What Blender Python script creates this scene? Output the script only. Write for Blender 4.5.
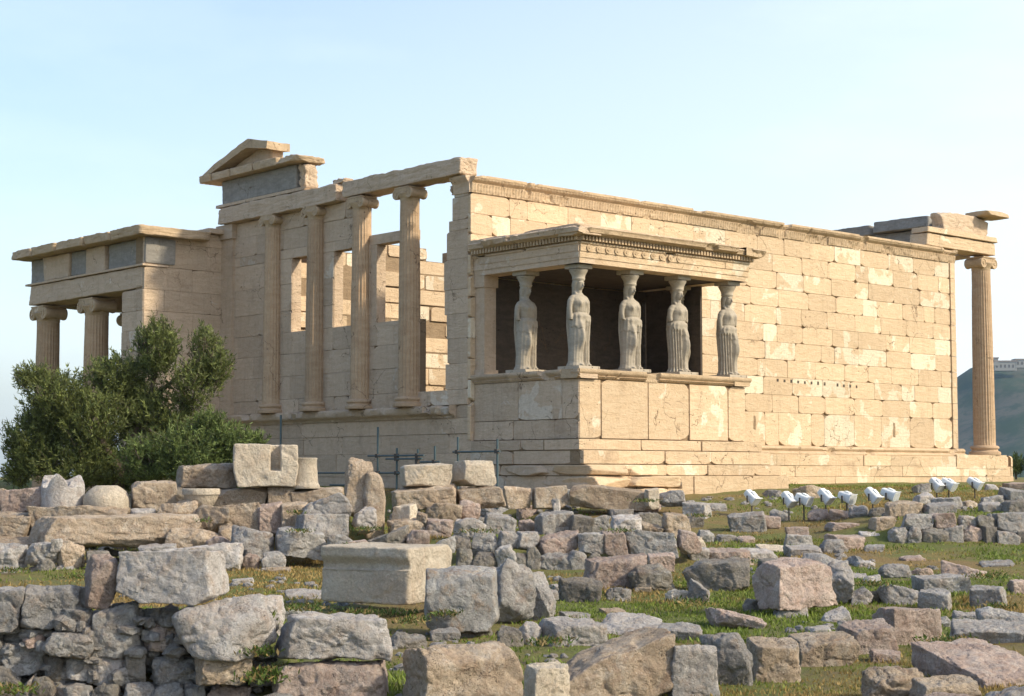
import bpy, bmesh, math, random
import numpy as np
from mathutils import Vector, Matrix
R = math.radians
random.seed(7)
for o in list(bpy.data.objects): bpy.data.objects.remove(o)
scene = bpy.context.scene
COL = scene.collection

# ------------------------------------------------------------------ camera
CAM = np.array([-26.122, -30.524, -.617]); YAW = .838; PIT = .075; FPX = 1675.
FW = np.array([math.cos(YAW)*math.cos(PIT), math.sin(YAW)*math.cos(PIT), math.sin(PIT)])
RT = np.array([math.sin(YAW), -math.cos(YAW), 0.]); UP = np.cross(RT, FW)
cam = bpy.data.cameras.new('camera'); co = bpy.data.objects.new('camera', cam); COL.objects.link(co)
co.location = CAM.tolist(); co.rotation_euler = (math.pi/2+PIT, 0, YAW-math.pi/2)
cam.sensor_width = 36; cam.lens = FPX/1024*36; cam.clip_start = .1; cam.clip_end = 9000
scene.camera = co

# ------------------------------------------------------------------ light
SUN_EL = 34.; SUN_AZ = -64.          # math angle of the direction towards the sun, from +X (east)
w = bpy.data.worlds.new('World'); scene.world = w; w.use_nodes = True
nt = w.node_tree; bg = nt.nodes['Background']; bg.inputs['Strength'].default_value = .12
sky = nt.nodes.new('ShaderNodeTexSky'); sky.sky_type = 'NISHITA'; sky.sun_disc = False
sky.sun_elevation = R(SUN_EL); sky.sun_rotation = R(90-SUN_AZ); sky.air_density = 1.0; sky.dust_density = 3.0; sky.ozone_density = 1.4
mx = nt.nodes.new('ShaderNodeMix'); mx.data_type = 'RGBA'
tc = nt.nodes.new('ShaderNodeTexCoord'); mp = nt.nodes.new('ShaderNodeMapping'); mp.inputs['Scale'].default_value = (1, 1, 3.5)
cn = nt.nodes.new('ShaderNodeTexNoise'); cn.inputs['Scale'].default_value = 2.2; cn.inputs['Detail'].default_value = 7; cn.inputs['Roughness'].default_value = .55
nt.links.new(tc.outputs['Generated'], mp.inputs['Vector']); nt.links.new(mp.outputs['Vector'], cn.inputs['Vector'])
mr = nt.nodes.new('ShaderNodeMapRange'); mr.inputs['From Min'].default_value = .4; mr.inputs['From Max'].default_value = .75
mr.inputs['To Min'].default_value = .48; mr.inputs['To Max'].default_value = .80
nt.links.new(cn.outputs['Fac'], mr.inputs['Value']); dt = nt.nodes.new('ShaderNodeVectorMath'); dt.operation = 'DOT_PRODUCT'; dt.inputs[1].default_value = (.70, -.62, -1.1); nt.links.new(tc.outputs['Generated'], dt.inputs[0])
ma = nt.nodes.new('ShaderNodeMath'); ma.operation = 'MULTIPLY_ADD'; ma.inputs[1].default_value = .75; ma.use_clamp = True
nt.links.new(dt.outputs['Value'], ma.inputs[0]); nt.links.new(mr.outputs['Result'], ma.inputs[2]); nt.links.new(ma.outputs[0], mx.inputs['Factor'])
sc_ = nt.nodes.new('ShaderNodeVectorMath'); sc_.operation = 'SCALE'; sc_.inputs['Scale'].default_value = 1.5; nt.links.new(sky.outputs['Color'], sc_.inputs[0])
mx.inputs['B'].default_value = (6.7, 7.25, 7.5, 1)
nt.links.new(sc_.outputs['Vector'], mx.inputs['A']); nt.links.new(mx.outputs['Result'], bg.inputs['Color'])
sl = bpy.data.lights.new('sun', 'SUN'); sl.energy = 2.85; sl.angle = R(4.0); sl.color = (1, .88, .66)
so = bpy.data.objects.new('sun', sl); COL.objects.link(so)
sd = Vector((math.cos(R(SUN_AZ))*math.cos(R(SUN_EL)), math.sin(R(SUN_AZ))*math.cos(R(SUN_EL)), math.sin(R(SUN_EL))))
so.rotation_euler = sd.to_track_quat('Z', 'Y').to_euler(); so.location = (0, -40, 40)
scene.view_settings.view_transform = 'Standard'; scene.view_settings.look = 'None'
scene.view_settings.exposure = 0.66; scene.view_settings.gamma = 1
scene.cycles.volume_bounces = 0; scene.cycles.max_bounces = 6

# ------------------------------------------------------------------ helpers
def ray(px, py): return FW + RT*(px-512)/FPX + UP*(348-py)/FPX
def at(px, py, s): return CAM + ray(px, py)*s            # world point seen at a pixel, s metres ahead
def hsh(ix, iy, iz, seed):
    n = (ix*374761393 + iy*668265263 + iz*2147483647 + seed*974634777) & 0xffffffff
    n = ((n ^ (n >> 13))*1274126177) & 0xffffffff
    n = (n ^ (n >> 16)) & 0xffffffff
    return n/4294967295.
def vnoise(p, seed=0):
    p = np.asarray(p, float); i = np.floor(p).astype(np.int64); f = p-i; f = f*f*(3-2*f); r = 0
    for dx in (0, 1):
        for dy in (0, 1):
            for dz in (0, 1):
                wgt = (f[..., 0] if dx else 1-f[..., 0])*(f[..., 1] if dy else 1-f[..., 1])*(f[..., 2] if dz else 1-f[..., 2])
                r = r + wgt*hsh(i[..., 0]+dx, i[..., 1]+dy, i[..., 2]+dz, seed)
    return r*2-1
def fbm(p, sc, octv=4, seed=0, rough=.5):
    a = 1.; r = 0; t = 0
    for k in range(octv):
        r = r + a*vnoise(np.asarray(p)*sc+17.3*k, seed+k); t += a; a *= rough; sc *= 2.03
    return r/t
def sstep(x, a, b):
    t = np.clip((np.asarray(x, float)-a)/(b-a), 0, 1); return t*t*(3-2*t)
def mesh_obj(name, V, F, mat=None, parent=None, smooth=False, attr=None):
    me = bpy.data.meshes.new(name); me.from_pydata([tuple(map(float, v)) for v in V], [], [tuple(map(int, f)) for f in F])
    if attr is not None:
        a = me.color_attributes.new('tone', 'FLOAT_COLOR', 'POINT')
        c = np.ones((len(V), 4), np.float32); A = np.asarray(attr, np.float32); c[:, :A.shape[1]] = A
        a.data.foreach_set('color', c.ravel())
    if smooth: me.polygons.foreach_set('use_smooth', [True]*len(me.polygons))
    if mat: me.materials.append(mat)
    o = bpy.data.objects.new(name, me); COL.objects.link(o)
    if parent: o.parent = parent
    return o
def tag(o, label=None, cat=None, group=None, kind=None):
    for k, v in (('label', label), ('category', cat), ('group', group), ('kind', kind)):
        if v: o[k] = v
    return o
def empty(name, loc=(0, 0, 0), rz=0):
    o = bpy.data.objects.new(name, None); COL.objects.link(o); o.location = [float(c) for c in loc]; o.rotation_euler.z = rz
    o.empty_display_size = .2; return o
class MB:
    def __init__(s): s.V = []; s.F = []; s.A = []
    def add(s, V, F, a=None):
        n = len(s.V); s.V += [tuple(v) for v in V]; s.F += [tuple(i+n for i in f) for f in F]
        s.A += [(a or (.5, .5, .5))]*len(V); return s
    def box(s, x0, x1, y0, y1, z0, z1, a=None):
        V = [(x, y, z) for z in (z0, z1) for y in (y0, y1) for x in (x0, x1)]
        return s.add(V, [(0, 2, 3, 1), (4, 5, 7, 6), (0, 1, 5, 4), (2, 6, 7, 3), (0, 4, 6, 2), (1, 3, 7, 5)], a)
    def tube(s, p, q, r0, r1=None, n=8, a=None, cap=True):
        r1 = r0 if r1 is None else r1; p = Vector(p); q = Vector(q); d = (q-p).normalized()
        u = d.orthogonal().normalized(); v = d.cross(u); V = []
        for c, r in ((p, r0), (q, r1)):
            for k in range(n):
                t = 2*math.pi*k/n; V.append(c+u*(r*math.cos(t))+v*(r*math.sin(t)))
        F = [(k, (k+1) % n, n+(k+1) % n, n+k) for k in range(n)]
        if cap: F += [tuple(range(n-1, -1, -1)), tuple(range(n, 2*n))]
        return s.add(V, F, a)
    def build(s, name, mat, parent=None, smooth=False):
        return mesh_obj(name, s.V, s.F, mat, parent, smooth, s.A)

# ------------------------------------------------------------------ materials
def new_mat(name):
    m = bpy.data.materials.new(name); m.use_nodes = True; n = m.node_tree; b = n.nodes['Principled BSDF']
    b.inputs['Roughness'].default_value = .9; b.inputs['Specular IOR Level'].default_value = .25
    return m, n, b
def N(n, t, **kw):
    x = n.nodes.new(t)
    for k, v in kw.items():
        if k.startswith('i_'): x.inputs[k[2:].replace('_', ' ')].default_value = v
        else: setattr(x, k, v)
    return x
def mixc(n, fac, a, b, mode='MIX'):
    m = n.nodes.new('ShaderNodeMix'); m.data_type = 'RGBA'; m.blend_type = mode
    for sck, v in (('Factor', fac), ('A', a), ('B', b)):
        if isinstance(v, (int, float)): m.inputs[sck].default_value = v
        elif isinstance(v, tuple): m.inputs[sck].default_value = (*v, 1)
        else: n.links.new(v, m.inputs[sck])
    return m.outputs['Result']
def ramp(n, src, lo, hi, a=0., b=1.):
    m = n.nodes.new('ShaderNodeMapRange'); m.inputs['From Min'].default_value = lo; m.inputs['From Max'].default_value = hi
    m.inputs['To Min'].default_value = a; m.inputs['To Max'].default_value = b; n.links.new(src, m.inputs['Value']); return m.outputs['Result']
def math_(n, op, a, b=0.):
    m = n.nodes.new('ShaderNodeMath'); m.operation = op
    for i, v in enumerate((a, b)):
        if isinstance(v, (int, float)): m.inputs[i].default_value = v
        else: n.links.new(v, m.inputs[i])
    return m.outputs[0]
def noise(n, vec, sc, det=6, ro=.6, dist=0.):
    x = N(n, 'ShaderNodeTexNoise'); x.inputs['Scale'].default_value = sc; x.inputs['Detail'].default_value = det
    x.inputs['Roughness'].default_value = ro; x.inputs['Distortion'].default_value = dist; n.links.new(vec, x.inputs['Vector']); return x.outputs['Fac']
def bump(n, b, src, dist, prev=None, strength=1.):
    x = N(n, 'ShaderNodeBump'); x.inputs['Distance'].default_value = dist; x.inputs['Strength'].default_value = strength; n.links.new(src, x.inputs['Height'])
    if prev: n.links.new(prev, x.inputs['Normal'])
    n.links.new(x.outputs['Normal'], b.inputs['Normal']); return x.outputs['Normal']
def marble_mat(name, old1, old2, new, newamt, grain=1., stain=(.20, .12, .07), stainamt=.5, axis=2):
    """weathered marble: ochre old faces, pale new infills, veins and rust stains; tone.r shifts value, tone.g asks for new marble"""
    m, n, b = new_mat(name); tcn = N(n, 'ShaderNodeTexCoord'); V = tcn.outputs['Object']
    at_ = N(n, 'ShaderNodeAttribute', attribute_name='tone'); sp = N(n, 'ShaderNodeSeparateColor'); n.links.new(at_.outputs['Color'], sp.inputs['Color'])
    mpn = N(n, 'ShaderNodeMapping'); mpn.inputs['Scale'].default_value = (1, 1, 3.2); n.links.new(V, mpn.inputs['Vector'])
    big = noise(n, V, .9, 5, .6); strat = noise(n, mpn.outputs['Vector'], 2.6, 9, .65, .4); fine = noise(n, V, 14, 8, .7)
    c = mixc(n, ramp(n, strat, .3, .7), old1, old2)
    val = ramp(n, sp.outputs['Red'], 0, 1, .88, 1.10)
    comb = math_(n, 'ADD', sp.outputs['Green'], math_(n, 'MULTIPLY', math_(n, 'SUBTRACT', noise(n, V, 1.5, 4, .55, .5), .5), 2.6))
    isnew = ramp(n, comb, 1-newamt-.04, 1-newamt+.04)
    c = mixc(n, isnew, c, new)
    st = ramp(n, noise(n, V, 1.1, 8, .7), .56, .74); st = math_(n, 'MULTIPLY', st, stainamt); st = math_(n, 'MULTIPLY', st, math_(n, 'SUBTRACT', 1., isnew))
    c = mixc(n, st, c, stain)
    c = mixc(n, ramp(n, fine, .3, .72, .0, .5), c, tuple(x*.72 for x in old1))
    vv = N(n, 'ShaderNodeTexVoronoi', i_Scale=7.0); n.links.new(V, vv.inputs['Vector'])
    pit = math_(n, 'MULTIPLY', ramp(n, vv.outputs['Distance'], .16, .07), ramp(n, big, .5, .62))
    c = mixc(n, math_(n, 'MULTIPLY', pit, .7), c, tuple(x*.35 for x in stain))
    ms = N(n, 'ShaderNodeMapping'); ms.inputs['Scale'].default_value = (2.6, 2.6, .35); n.links.new(V, ms.inputs['Vector'])
    c = mixc(n, ramp(n, noise(n, ms.outputs['Vector'], 1.5, 7, .7), .52, .72, 0., .38), c, tuple(x*.55+.02 for x in old1))
    cv = N(n, 'ShaderNodeTexVoronoi', i_Scale=.75, feature='DISTANCE_TO_EDGE'); ca_ = N(n, 'ShaderNodeVectorMath', operation='ADD'); cn_ = N(n, 'ShaderNodeTexNoise', i_Scale=1.6, i_Detail=6.0)
    n.links.new(V, cn_.inputs['Vector']); n.links.new(V, ca_.inputs[0]); n.links.new(cn_.outputs['Color'], ca_.inputs[1]); n.links.new(ca_.outputs[0], cv.inputs['Vector'])
    crk = math_(n, 'MULTIPLY', ramp(n, cv.outputs['Distance'], .010, .003), ramp(n, big, .52, .58)); c = mixc(n, math_(n, 'MULTIPLY', crk, .75), c, (.13, .085, .05))
    vm = N(n, 'ShaderNodeVectorMath', operation='SCALE'); n.links.new(c, vm.inputs[0]); n.links.new(val, vm.inputs['Scale'])
    n.links.new(vm.outputs['Vector'], b.inputs['Base Color'])
    p = bump(n, b, strat, .035*grain); p = bump(n, b, fine, .02*grain, p); bump(n, b, math_(n, 'SUBTRACT', 1., pit), .02, p)
    return m
def rock_mat(name, a, bb, c3, lich, pits=.5, lichamt=.5, rust=.25):
    m, n, b = new_mat(name); tcn = N(n, 'ShaderNodeTexCoord'); oi = N(n, 'ShaderNodeObjectInfo')
    sh = N(n, 'ShaderNodeVectorMath', operation='SCALE'); cb = N(n, 'ShaderNodeCombineXYZ')
    for k in range(3): n.links.new(oi.outputs['Random'], cb.inputs[k])
    n.links.new(cb.outputs[0], sh.inputs[0]); sh.inputs['Scale'].default_value = 73.
    ad = N(n, 'ShaderNodeVectorMath', operation='ADD'); n.links.new(tcn.outputs['Object'], ad.inputs[0]); n.links.new(sh.outputs[0], ad.inputs[1]); V = ad.outputs[0]
    big = noise(n, V, 2.2, 6, .62, .3); mid = noise(n, V, 7, 8, .68); fine = noise(n, V, 38, 7, .72)
    c = mixc(n, ramp(n, big, .36, .64), a, bb); c = mixc(n, ramp(n, mid, .50, .66), c, c3)
    l = math_(n, 'MULTIPLY', ramp(n, noise(n, V, 4.2, 10, .75, .6), .50, .60), lichamt); c = mixc(n, l, c, lich)
    rs = math_(n, 'MULTIPLY', ramp(n, noise(n, V, 3.1, 8, .7), .56, .66), rust); c = mixc(n, rs, c, (.22, .11, .055))
    c = mixc(n, ramp(n, fine, .35, .70, 0., .55), c, tuple(x*.5 for x in a))
    sp = N(n, 'ShaderNodeTexVoronoi', i_Scale=26.0); n.links.new(V, sp.inputs['Vector'])
    wh = math_(n, 'MULTIPLY', ramp(n, sp.outputs['Distance'], .22, .12), ramp(n, mid, .5, .6)); c = mixc(n, math_(n, 'MULTIPLY', wh, .5), c, lich)
    vv = N(n, 'ShaderNodeTexVoronoi', i_Scale=15.0, i_Randomness=1.0)
    dv = N(n, 'ShaderNodeVectorMath', operation='ADD'); dn = N(n, 'ShaderNodeTexNoise', i_Scale=9.0); n.links.new(V, dn.inputs['Vector']); n.links.new(V, dv.inputs[0]); n.links.new(dn.outputs['Color'], dv.inputs[1]); n.links.new(dv.outputs[0], vv.inputs['Vector'])
    pit = math_(n, 'MULTIPLY', ramp(n, vv.outputs['Distance'], .34, .18), ramp(n, noise(n, V, 5, 3, .5), .50, .60)); pit = math_(n, 'MULTIPLY', pit, pits)
    c = mixc(n, math_(n, 'MULTIPLY', pit, .9), c, tuple(x*.22 for x in a))
    tone = N(n, 'ShaderNodeVectorMath', operation='SCALE'); n.links.new(c, tone.inputs[0]); n.links.new(ramp(n, oi.outputs['Random'], 0, 1, .82, 1.15), tone.inputs['Scale'])
    n.links.new(tone.outputs[0], b.inputs['Base Color'])
    p = bump(n, b, big, .08); p = bump(n, b, mid, .09, p); p = bump(n, b, fine, .02, p); bump(n, b, math_(n, 'SUBTRACT', 1., pit), .05, p)
    return m
MAT = {}
MAT['wall'] = marble_mat('ochre_marble', (.60, .435, .275), (.69, .535, .365), (.765, .66, .50), .37)  # warm ochre marble with pale repair infills
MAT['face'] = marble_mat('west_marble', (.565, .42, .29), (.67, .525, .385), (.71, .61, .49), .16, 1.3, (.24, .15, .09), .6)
MAT['carved'] = marble_mat('carved_marble', (.47, .34, .21), (.61, .465, .315), (.74, .64, .50), .03, .8, (.22, .13, .07), .75)
MAT['column'] = marble_mat('column_marble', (.44, .30, .185), (.57, .42, .28), (.70, .60, .45), .04, .5, (.28, .17, .1), .5)
MAT['statue'] = marble_mat('statue_marble', (.39, .335, .26), (.52, .455, .365), (.60, .54, .45), .02, .25, (.30, .25, .19), .4)
MAT['core'] = marble_mat('joint_stone', (.27, .19, .115), (.36, .26, .16), (.4, .3, .2), .0)
MAT['soot_shade'] = marble_mat('sooted_shade_marble', (.065, .052, .041), (.125, .10, .078), (.23, .185, .14), .24, .4, (.02, .015, .01), .5)  # smoke-blackened back wall; also shade put into colour on ceiling and sockets
MAT['blue'] = marble_mat('blue_limestone', (.24, .22, .195), (.39, .365, .325), (.46, .41, .34), .2, .5, (.22, .2, .17), .3)
MAT['grey'] = rock_mat('grey_limestone', (0.33, 0.315, 0.3), (0.49, 0.455, 0.425), (0.46, 0.375, 0.31), (0.64, 0.62, 0.59), .35, .6, .4)
MAT['stained'] = rock_mat('stained_grey_limestone', (.34, .33, .315), (.50, .47, .44), (.40, .30, .22), (.62, .61, .58), .3, .5, .95)
MAT['dark'] = rock_mat('dark_limestone', (0.22, 0.2, 0.18), (0.35, 0.31, 0.265), (0.3, 0.25, 0.18), (0.44, 0.43, 0.39), .3, .4, .35)
MAT['pink'] = rock_mat('pink_limestone', (0.43, 0.325, 0.275), (0.6, 0.48, 0.41), (0.5, 0.35, 0.28), (0.64, 0.57, 0.51), .55, .45, .35)
MAT['tan'] = rock_mat('tan_poros', (0.46, 0.35, 0.25), (0.62, 0.5, 0.375), (0.46, 0.34, 0.25), (0.66, 0.6, 0.52), .95, .5, .45)
MAT['cream'] = rock_mat('cream_marble', (.66, .55, .42), (.76, .67, .54), (.68, .55, .42), (.74, .69, .60), .2, .35, .15)
MAT['pale'] = rock_mat('pale_limestone', (0.48, 0.44, 0.41), (0.62, 0.57, 0.53), (0.52, 0.42, 0.35), (0.72, 0.7, 0.68), .35, .6, .3)
def plain(name, c, rough=.5, metal=0.):
    m, n, b = new_mat(name); V = N(n, 'ShaderNodeTexCoord').outputs['Object']
    col = mixc(n, ramp(n, noise(n, V, 12, 5, .6), .35, .7), c, tuple(x*.75 for x in c)); n.links.new(col, b.inputs['Base Color'])
    b.inputs['Roughness'].default_value = rough; b.inputs['Metallic'].default_value = metal; return m
MAT['lampwhite'] = plain('white_enamel', (.78, .79, .78), .4)
MAT['glass'] = plain('lamp_glass', (.55, .57, .57), .2)
MAT['steel'] = plain('rusted_post', (.10, .085, .075), .7)
MAT['pipe'] = plain('blue_grey_pipe', (.10, .14, .15), .5, .3)
MAT['bark'] = plain('olive_bark', (.11, .085, .065), .95)

def ground_mat():
    m, n, b = new_mat('ground'); V = N(n, 'ShaderNodeTexCoord').outputs['Object']
    big = noise(n, V, .32, 6, .62, .4); mid = noise(n, V, 1.8, 7, .65); fine = noise(n, V, 22, 8, .75)
    c = mixc(n, ramp(n, big, .39, .55), (.27, .185, .075), (.15, .175, .045))
    c = mixc(n, ramp(n, mid, .52, .68), c, (.20, .15, .085)); c = mixc(n, ramp(n, fine, .4, .75, 0., .7), c, (.10, .085, .045))
    n.links.new(c, b.inputs['Base Color']); b.inputs['Roughness'].default_value = 1
    p = bump(n, b, mid, .12); bump(n, b, fine, .04, p); return m
def leaf_mat(name, mode):
    m, n, b = new_mat(name); at_ = N(n, 'ShaderNodeAttribute', attribute_name='tone')
    n.links.new(at_.outputs['Color'], b.inputs['Base Color']); b.inputs['Roughness'].default_value = .6
    tr = N(n, 'ShaderNodeBsdfTranslucent'); n.links.new(at_.outputs['Color'], tr.inputs['Color'])
    mix = N(n, 'ShaderNodeMixShader'); mix.inputs[0].default_value = .3
    n.links.new(b.outputs[0], mix.inputs[1]); n.links.new(tr.outputs[0], mix.inputs[2]); n.links.new(mix.outputs[0], n.nodes['Material Output'].inputs['Surface']); return m
MAT['ground'] = ground_mat(); MAT['leaf'] = leaf_mat('leaf', 0)

# ------------------------------------------------------------------ rock and stone generators
_grid = {}
def cube_grid(n):
    if n in _grid: return _grid[n]
    idx = {}; P = []; F = []
    def vid(i, j, k):
        key = (i, j, k)
        if key not in idx: idx[key] = len(P); P.append(key)
        return idx[key]
    for ax in range(3):
        for sgn in (0, n):
            for a in range(n):
                for b in range(n):
                    q = []
                    for da, db in ((0, 0), (1, 0), (1, 1), (0, 1)):
                        c = [0, 0, 0]; c[ax] = sgn; c[(ax+1) % 3] = a+da; c[(ax+2) % 3] = b+db; q.append(vid(*c))
                    if sgn == 0: q.reverse()
                    F.append(tuple(q))
    _grid[n] = (np.array(P, float)/n*2-1, F); return _grid[n]
def stone_mesh(L, W, H, kind='b', seed=0, n=16, rough=1., mod=None):
    """one worn stone, L x W x H metres, centred, built from cutting planes softened and eroded by noise"""
    rs = np.random.RandomState(seed*13+5); P, F = cube_grid(n)
    if kind in 'rw': D = P/np.linalg.norm(P, axis=1)[:, None]; D = D*(.45+.55*np.max(np.abs(P), axis=1)[:, None])
    else: D = P.copy()
    D = D/np.linalg.norm(D, axis=1)[:, None]
    nrm = []; dd = []
    tilt = {'b': .12, 's': .13, 'r': .28, 'w': .18, 'c': .02}[kind]
    for ax in range(3):
        for s in (-1, 1):
            v = np.zeros(3); v[ax] = s; v += rs.uniform(-tilt, tilt, 3); nrm.append(v/np.linalg.norm(v)); dd.append(rs.uniform(.94, 1.0))
    k = {'b': 10, 's': 10, 'r': 20, 'w': 13, 'c': 2}[kind]
    for _ in range(k):
        v = rs.uniform(-1, 1, 3); v = np.sign(v)*np.where(rs.rand(3) < .35, .15, 1.)*rs.uniform(.6, 1.1, 3); v /= np.linalg.norm(v)
        supp = np.abs(v).sum(); nrm.append(v); dd.append(supp*rs.uniform(*{'b': (.70, .95), 's': (.70, .94), 'r': (.58, .84), 'w': (.62, .9), 'c': (.9, .97)}[kind]))
    nrm = np.array(nrm); dd = np.array(dd); p = {'b': 60, 's': 50, 'r': 24, 'w': 50, 'c': 40}[kind]
    t = np.clip(D@nrm.T, 0, None)/dd; r = (t**p).sum(1)**(-1./p)
    V = D*r[:, None]*np.array([L, W, H])/2
    if kind == 'w':                                     # wedge: one end lower
        f = (V[:, 0]/L+.5); V[:, 2] = (V[:, 2]+H/2)*(.55+.45*f)-H/2
    m = min(L, W, H); off = rs.uniform(0, 50, 3)
    amp = {'b': .10, 's': .12, 'r': .13, 'w': .12, 'c': .026}[kind]*m*rough
    n1 = fbm(V+off, 1.3/m, 3, seed); n2 = fbm(V+off, 3.6/m, 5, seed+9, .62); n3 = 1-2*np.abs(fbm(V+off+9, 2.2/m, 3, seed+4)); 
    dirn = D
    V = V+dirn*(amp*n1+amp*.55*n2-amp*.5*np.clip(n3-.55, 0, 1)*2-amp*1.6*np.clip(n2-.18, 0, 1))[:, None]
    if mod is not None: V = mod(V)
    return V, F
def stone(name, loc, L, W, H, kind='b', mat='grey', seed=0, rz=0., n=16, parent=None, tilt=(0, 0), rough=1., mod=None):
    V, F = stone_mesh(L, W, H, kind, seed, n, rough, mod)
    o = mesh_obj(name, V, F, MAT[mat], parent, True); o.location = [float(c) for c in loc]; o.rotation_euler = (tilt[0], tilt[1], rz); return o
def slab(mb_or_none, name, x0, x1, y0, y1, z0, z1, mat, parent, seed=1, rough=1., n=18, kind='c', a=(.5, .3, .5)):
    """a worn architectural block between two corners, as a part"""
    V, F = stone_mesh(x1-x0, y1-y0, z1-z0, kind, seed, n, rough)
    V = V+np.array([(x0+x1)/2, (y0+y1)/2, (z0+z1)/2])
    return mesh_obj(name, V, F, MAT[mat], parent, True, np.tile(a, (len(V), 1)))
def soften(o, ang=35):
    me = o.data; me.polygons.foreach_set('use_smooth', [True]*len(me.polygons))
    me.set_sharp_from_angle(angle=R(ang)); return o

# ------------------------------------------------------------------ terrain
ZT = ([0, 13, 17, 20, 25, 30, 35, 38, 41, 47, 60], [-2.5, -2.40, -2.33, -2.28, -2.12, -1.9, -1.55, -1.2, -1.0, -.92, -.85])
def view_st(x, y):
    dx = x-CAM[0]; dy = y-CAM[1]; c, s_ = math.cos(YAW), math.sin(YAW)
    return dx*c+dy*s_, dx*s_-dy*c
def terrain(x, y, detail=True):
    x = np.asarray(x, float); y = np.asarray(y, float); s, t = view_st(x, y)
    z = np.interp(s, *ZT)
    z = z+1.0*sstep(s, 27.2, 28.8)*(1-sstep(s, 30.8, 33.2))*(1-sstep(t, -3.0, -1.6))
    z = z+.36*sstep(s, 25.9, 27.0)*(1-sstep(s, 28, 35))*sstep(t, -2.3, -1.2)*(1-sstep(t, 2.4, 3.6))
    z = z+.42*sstep(s, 30.4, 31.2)*(1-sstep(s, 31.5, 40))*sstep(t, 5.2, 8.2)
    z = z+.60*sstep(s, 13.35, 13.8)*(1-sstep(s, 14.3, 15.2))*(1-sstep(t, -2.0, -1.7))
    court = sstep(-x, .9, 3.2)*sstep(y, -7.0, -4.6)                 # the sunken court west of the temple
    z = z*(1-court)+court*np.minimum(z, -2.35)
    r = np.hypot(x-8, y-2); z = z*(1-sstep(r, 75, 130))+sstep(r, 75, 130)*-3. - 60*sstep(r, 110, 420)
    if detail:
        p = np.stack([x, y, 0*x], -1); z = z+(.05*fbm(p, .9, 3, 3)+.025*fbm(p, 4., 2, 5))*(1-sstep(r, 90, 140))
    return z
def ground_s(px, row):
    d = ray(px, row)
    for s in np.arange(11., 60., .05):
        P = CAM+d*s
        if P[2] <= terrain(P[0], P[1], False): return s
    return 60.
radii = list(np.concatenate([np.arange(0, 62, .42), np.geomspace(63, 3200, 60)])); TH = 360
V = []; F = []
cx, cy = -8., -12.
ths = np.linspace(0, 2*math.pi, TH, endpoint=False)
for r in radii:
    X = cx+r*np.cos(ths); Y = cy+r*np.sin(ths); Z = terrain(X, Y); V += list(zip(X, Y, Z))
for i in range(len(radii)-1):
    for k in range(TH):
        a = i*TH+k; b = i*TH+(k+1) % TH; F.append((a, a+TH, b+TH, b))
tag(mesh_obj('ground', V, F, MAT['ground'], None, True), kind='structure')

# ------------------------------------------------------------------ far hill
def make_hill():
    m, n, b = new_mat('hill'); Vv = N(n, 'ShaderNodeTexCoord').outputs['Object']
    c = mixc(n, ramp(n, noise(n, Vv, .012, 8, .7), .44, .56), (.028, .05, .026), (.085, .08, .06))
    c = mixc(n, ramp(n, noise(n, Vv, .07, 6, .7), .5, .62), c, (.025, .042, .024)); n.links.new(c, b.inputs['Base Color'])
    pk = at(1010, 474, 1700.); nx, ny = 110, 80; V = []; F = []
    for j in range(ny+1):
        for i in range(nx+1):
            u = (i/nx*2-1)*520; v = (j/ny*2-1)*420
            q = np.array([pk[0], pk[1], 0])+np.array([RT[0], RT[1], 0])*u+np.array([math.cos(YAW), math.sin(YAW), 0])*v
            uu = u+30*vnoise(np.array([v/90, 3., 1.]), 4)
            prof = np.interp(uu, [-520, -250, -120, -62, -44, -30, -14, 60, 130, 300, 520], [0, 25, 62, 92, 104, 112, 117, 118, 100, 50, 0])
            h = prof*max(0, 1-abs(v)/420)**.8
            h += 9*fbm(np.array([u/60, v/60, 0.]), 1., 5, 11)*min(1, h/30)
            V.append((q[0], q[1], -62+h+56*max(0, 1-abs(v)/420)*min(1, max(0, (520-abs(u))/200))))
    for j in range(ny):
        for i in range(nx):
            a = j*(nx+1)+i; F.append((a, a+1, a+nx+2, a+nx+1))
    o = tag(mesh_obj('hill', V, F, m, None, True), kind='structure')
    # woods on the near flank: crowns as rough low lumps
    mt = plain('far_wall_plaster', (.30, .29, .27), .9); mb = plain('far_roof', (.30, .24, .20), .9)
    k = 0
    for px, py, wd, hh, lab in ((1004, 367, 22, 8, 'long pale building on the crest of the distant hill'), (1020, 364, 12, 6, 'small pale building at the right end of the hill crest'), (993, 362, 7, 5, 'tiny square house beside the long building on the hill crest')):
        s = 1660.; p = at(px, py, s); e = empty('hilltop_house', p-np.array([0, 0, 4.]), YAW-math.pi/2); tag(e, lab, 'building', 'houses on the distant hill')
        a = MB().box(-wd/2, wd/2, -6, 6, 0, 4+hh*.6); a.build('wall', mt, e)
        q = MB().box(-wd/2-.6, wd/2+.6, -6.6, 6.6, 4+hh*.6+.1, 4+hh*.6+1.3); q.build('roof', mb, e)
        g = MB()
        for i in range(int(wd//4)): g.box(-wd/2+1.5+i*4, -wd/2+3+i*4, -6.2, -6.02, 3, 6)
        g.build('window', MAT['steel'], e)
make_hill()

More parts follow.
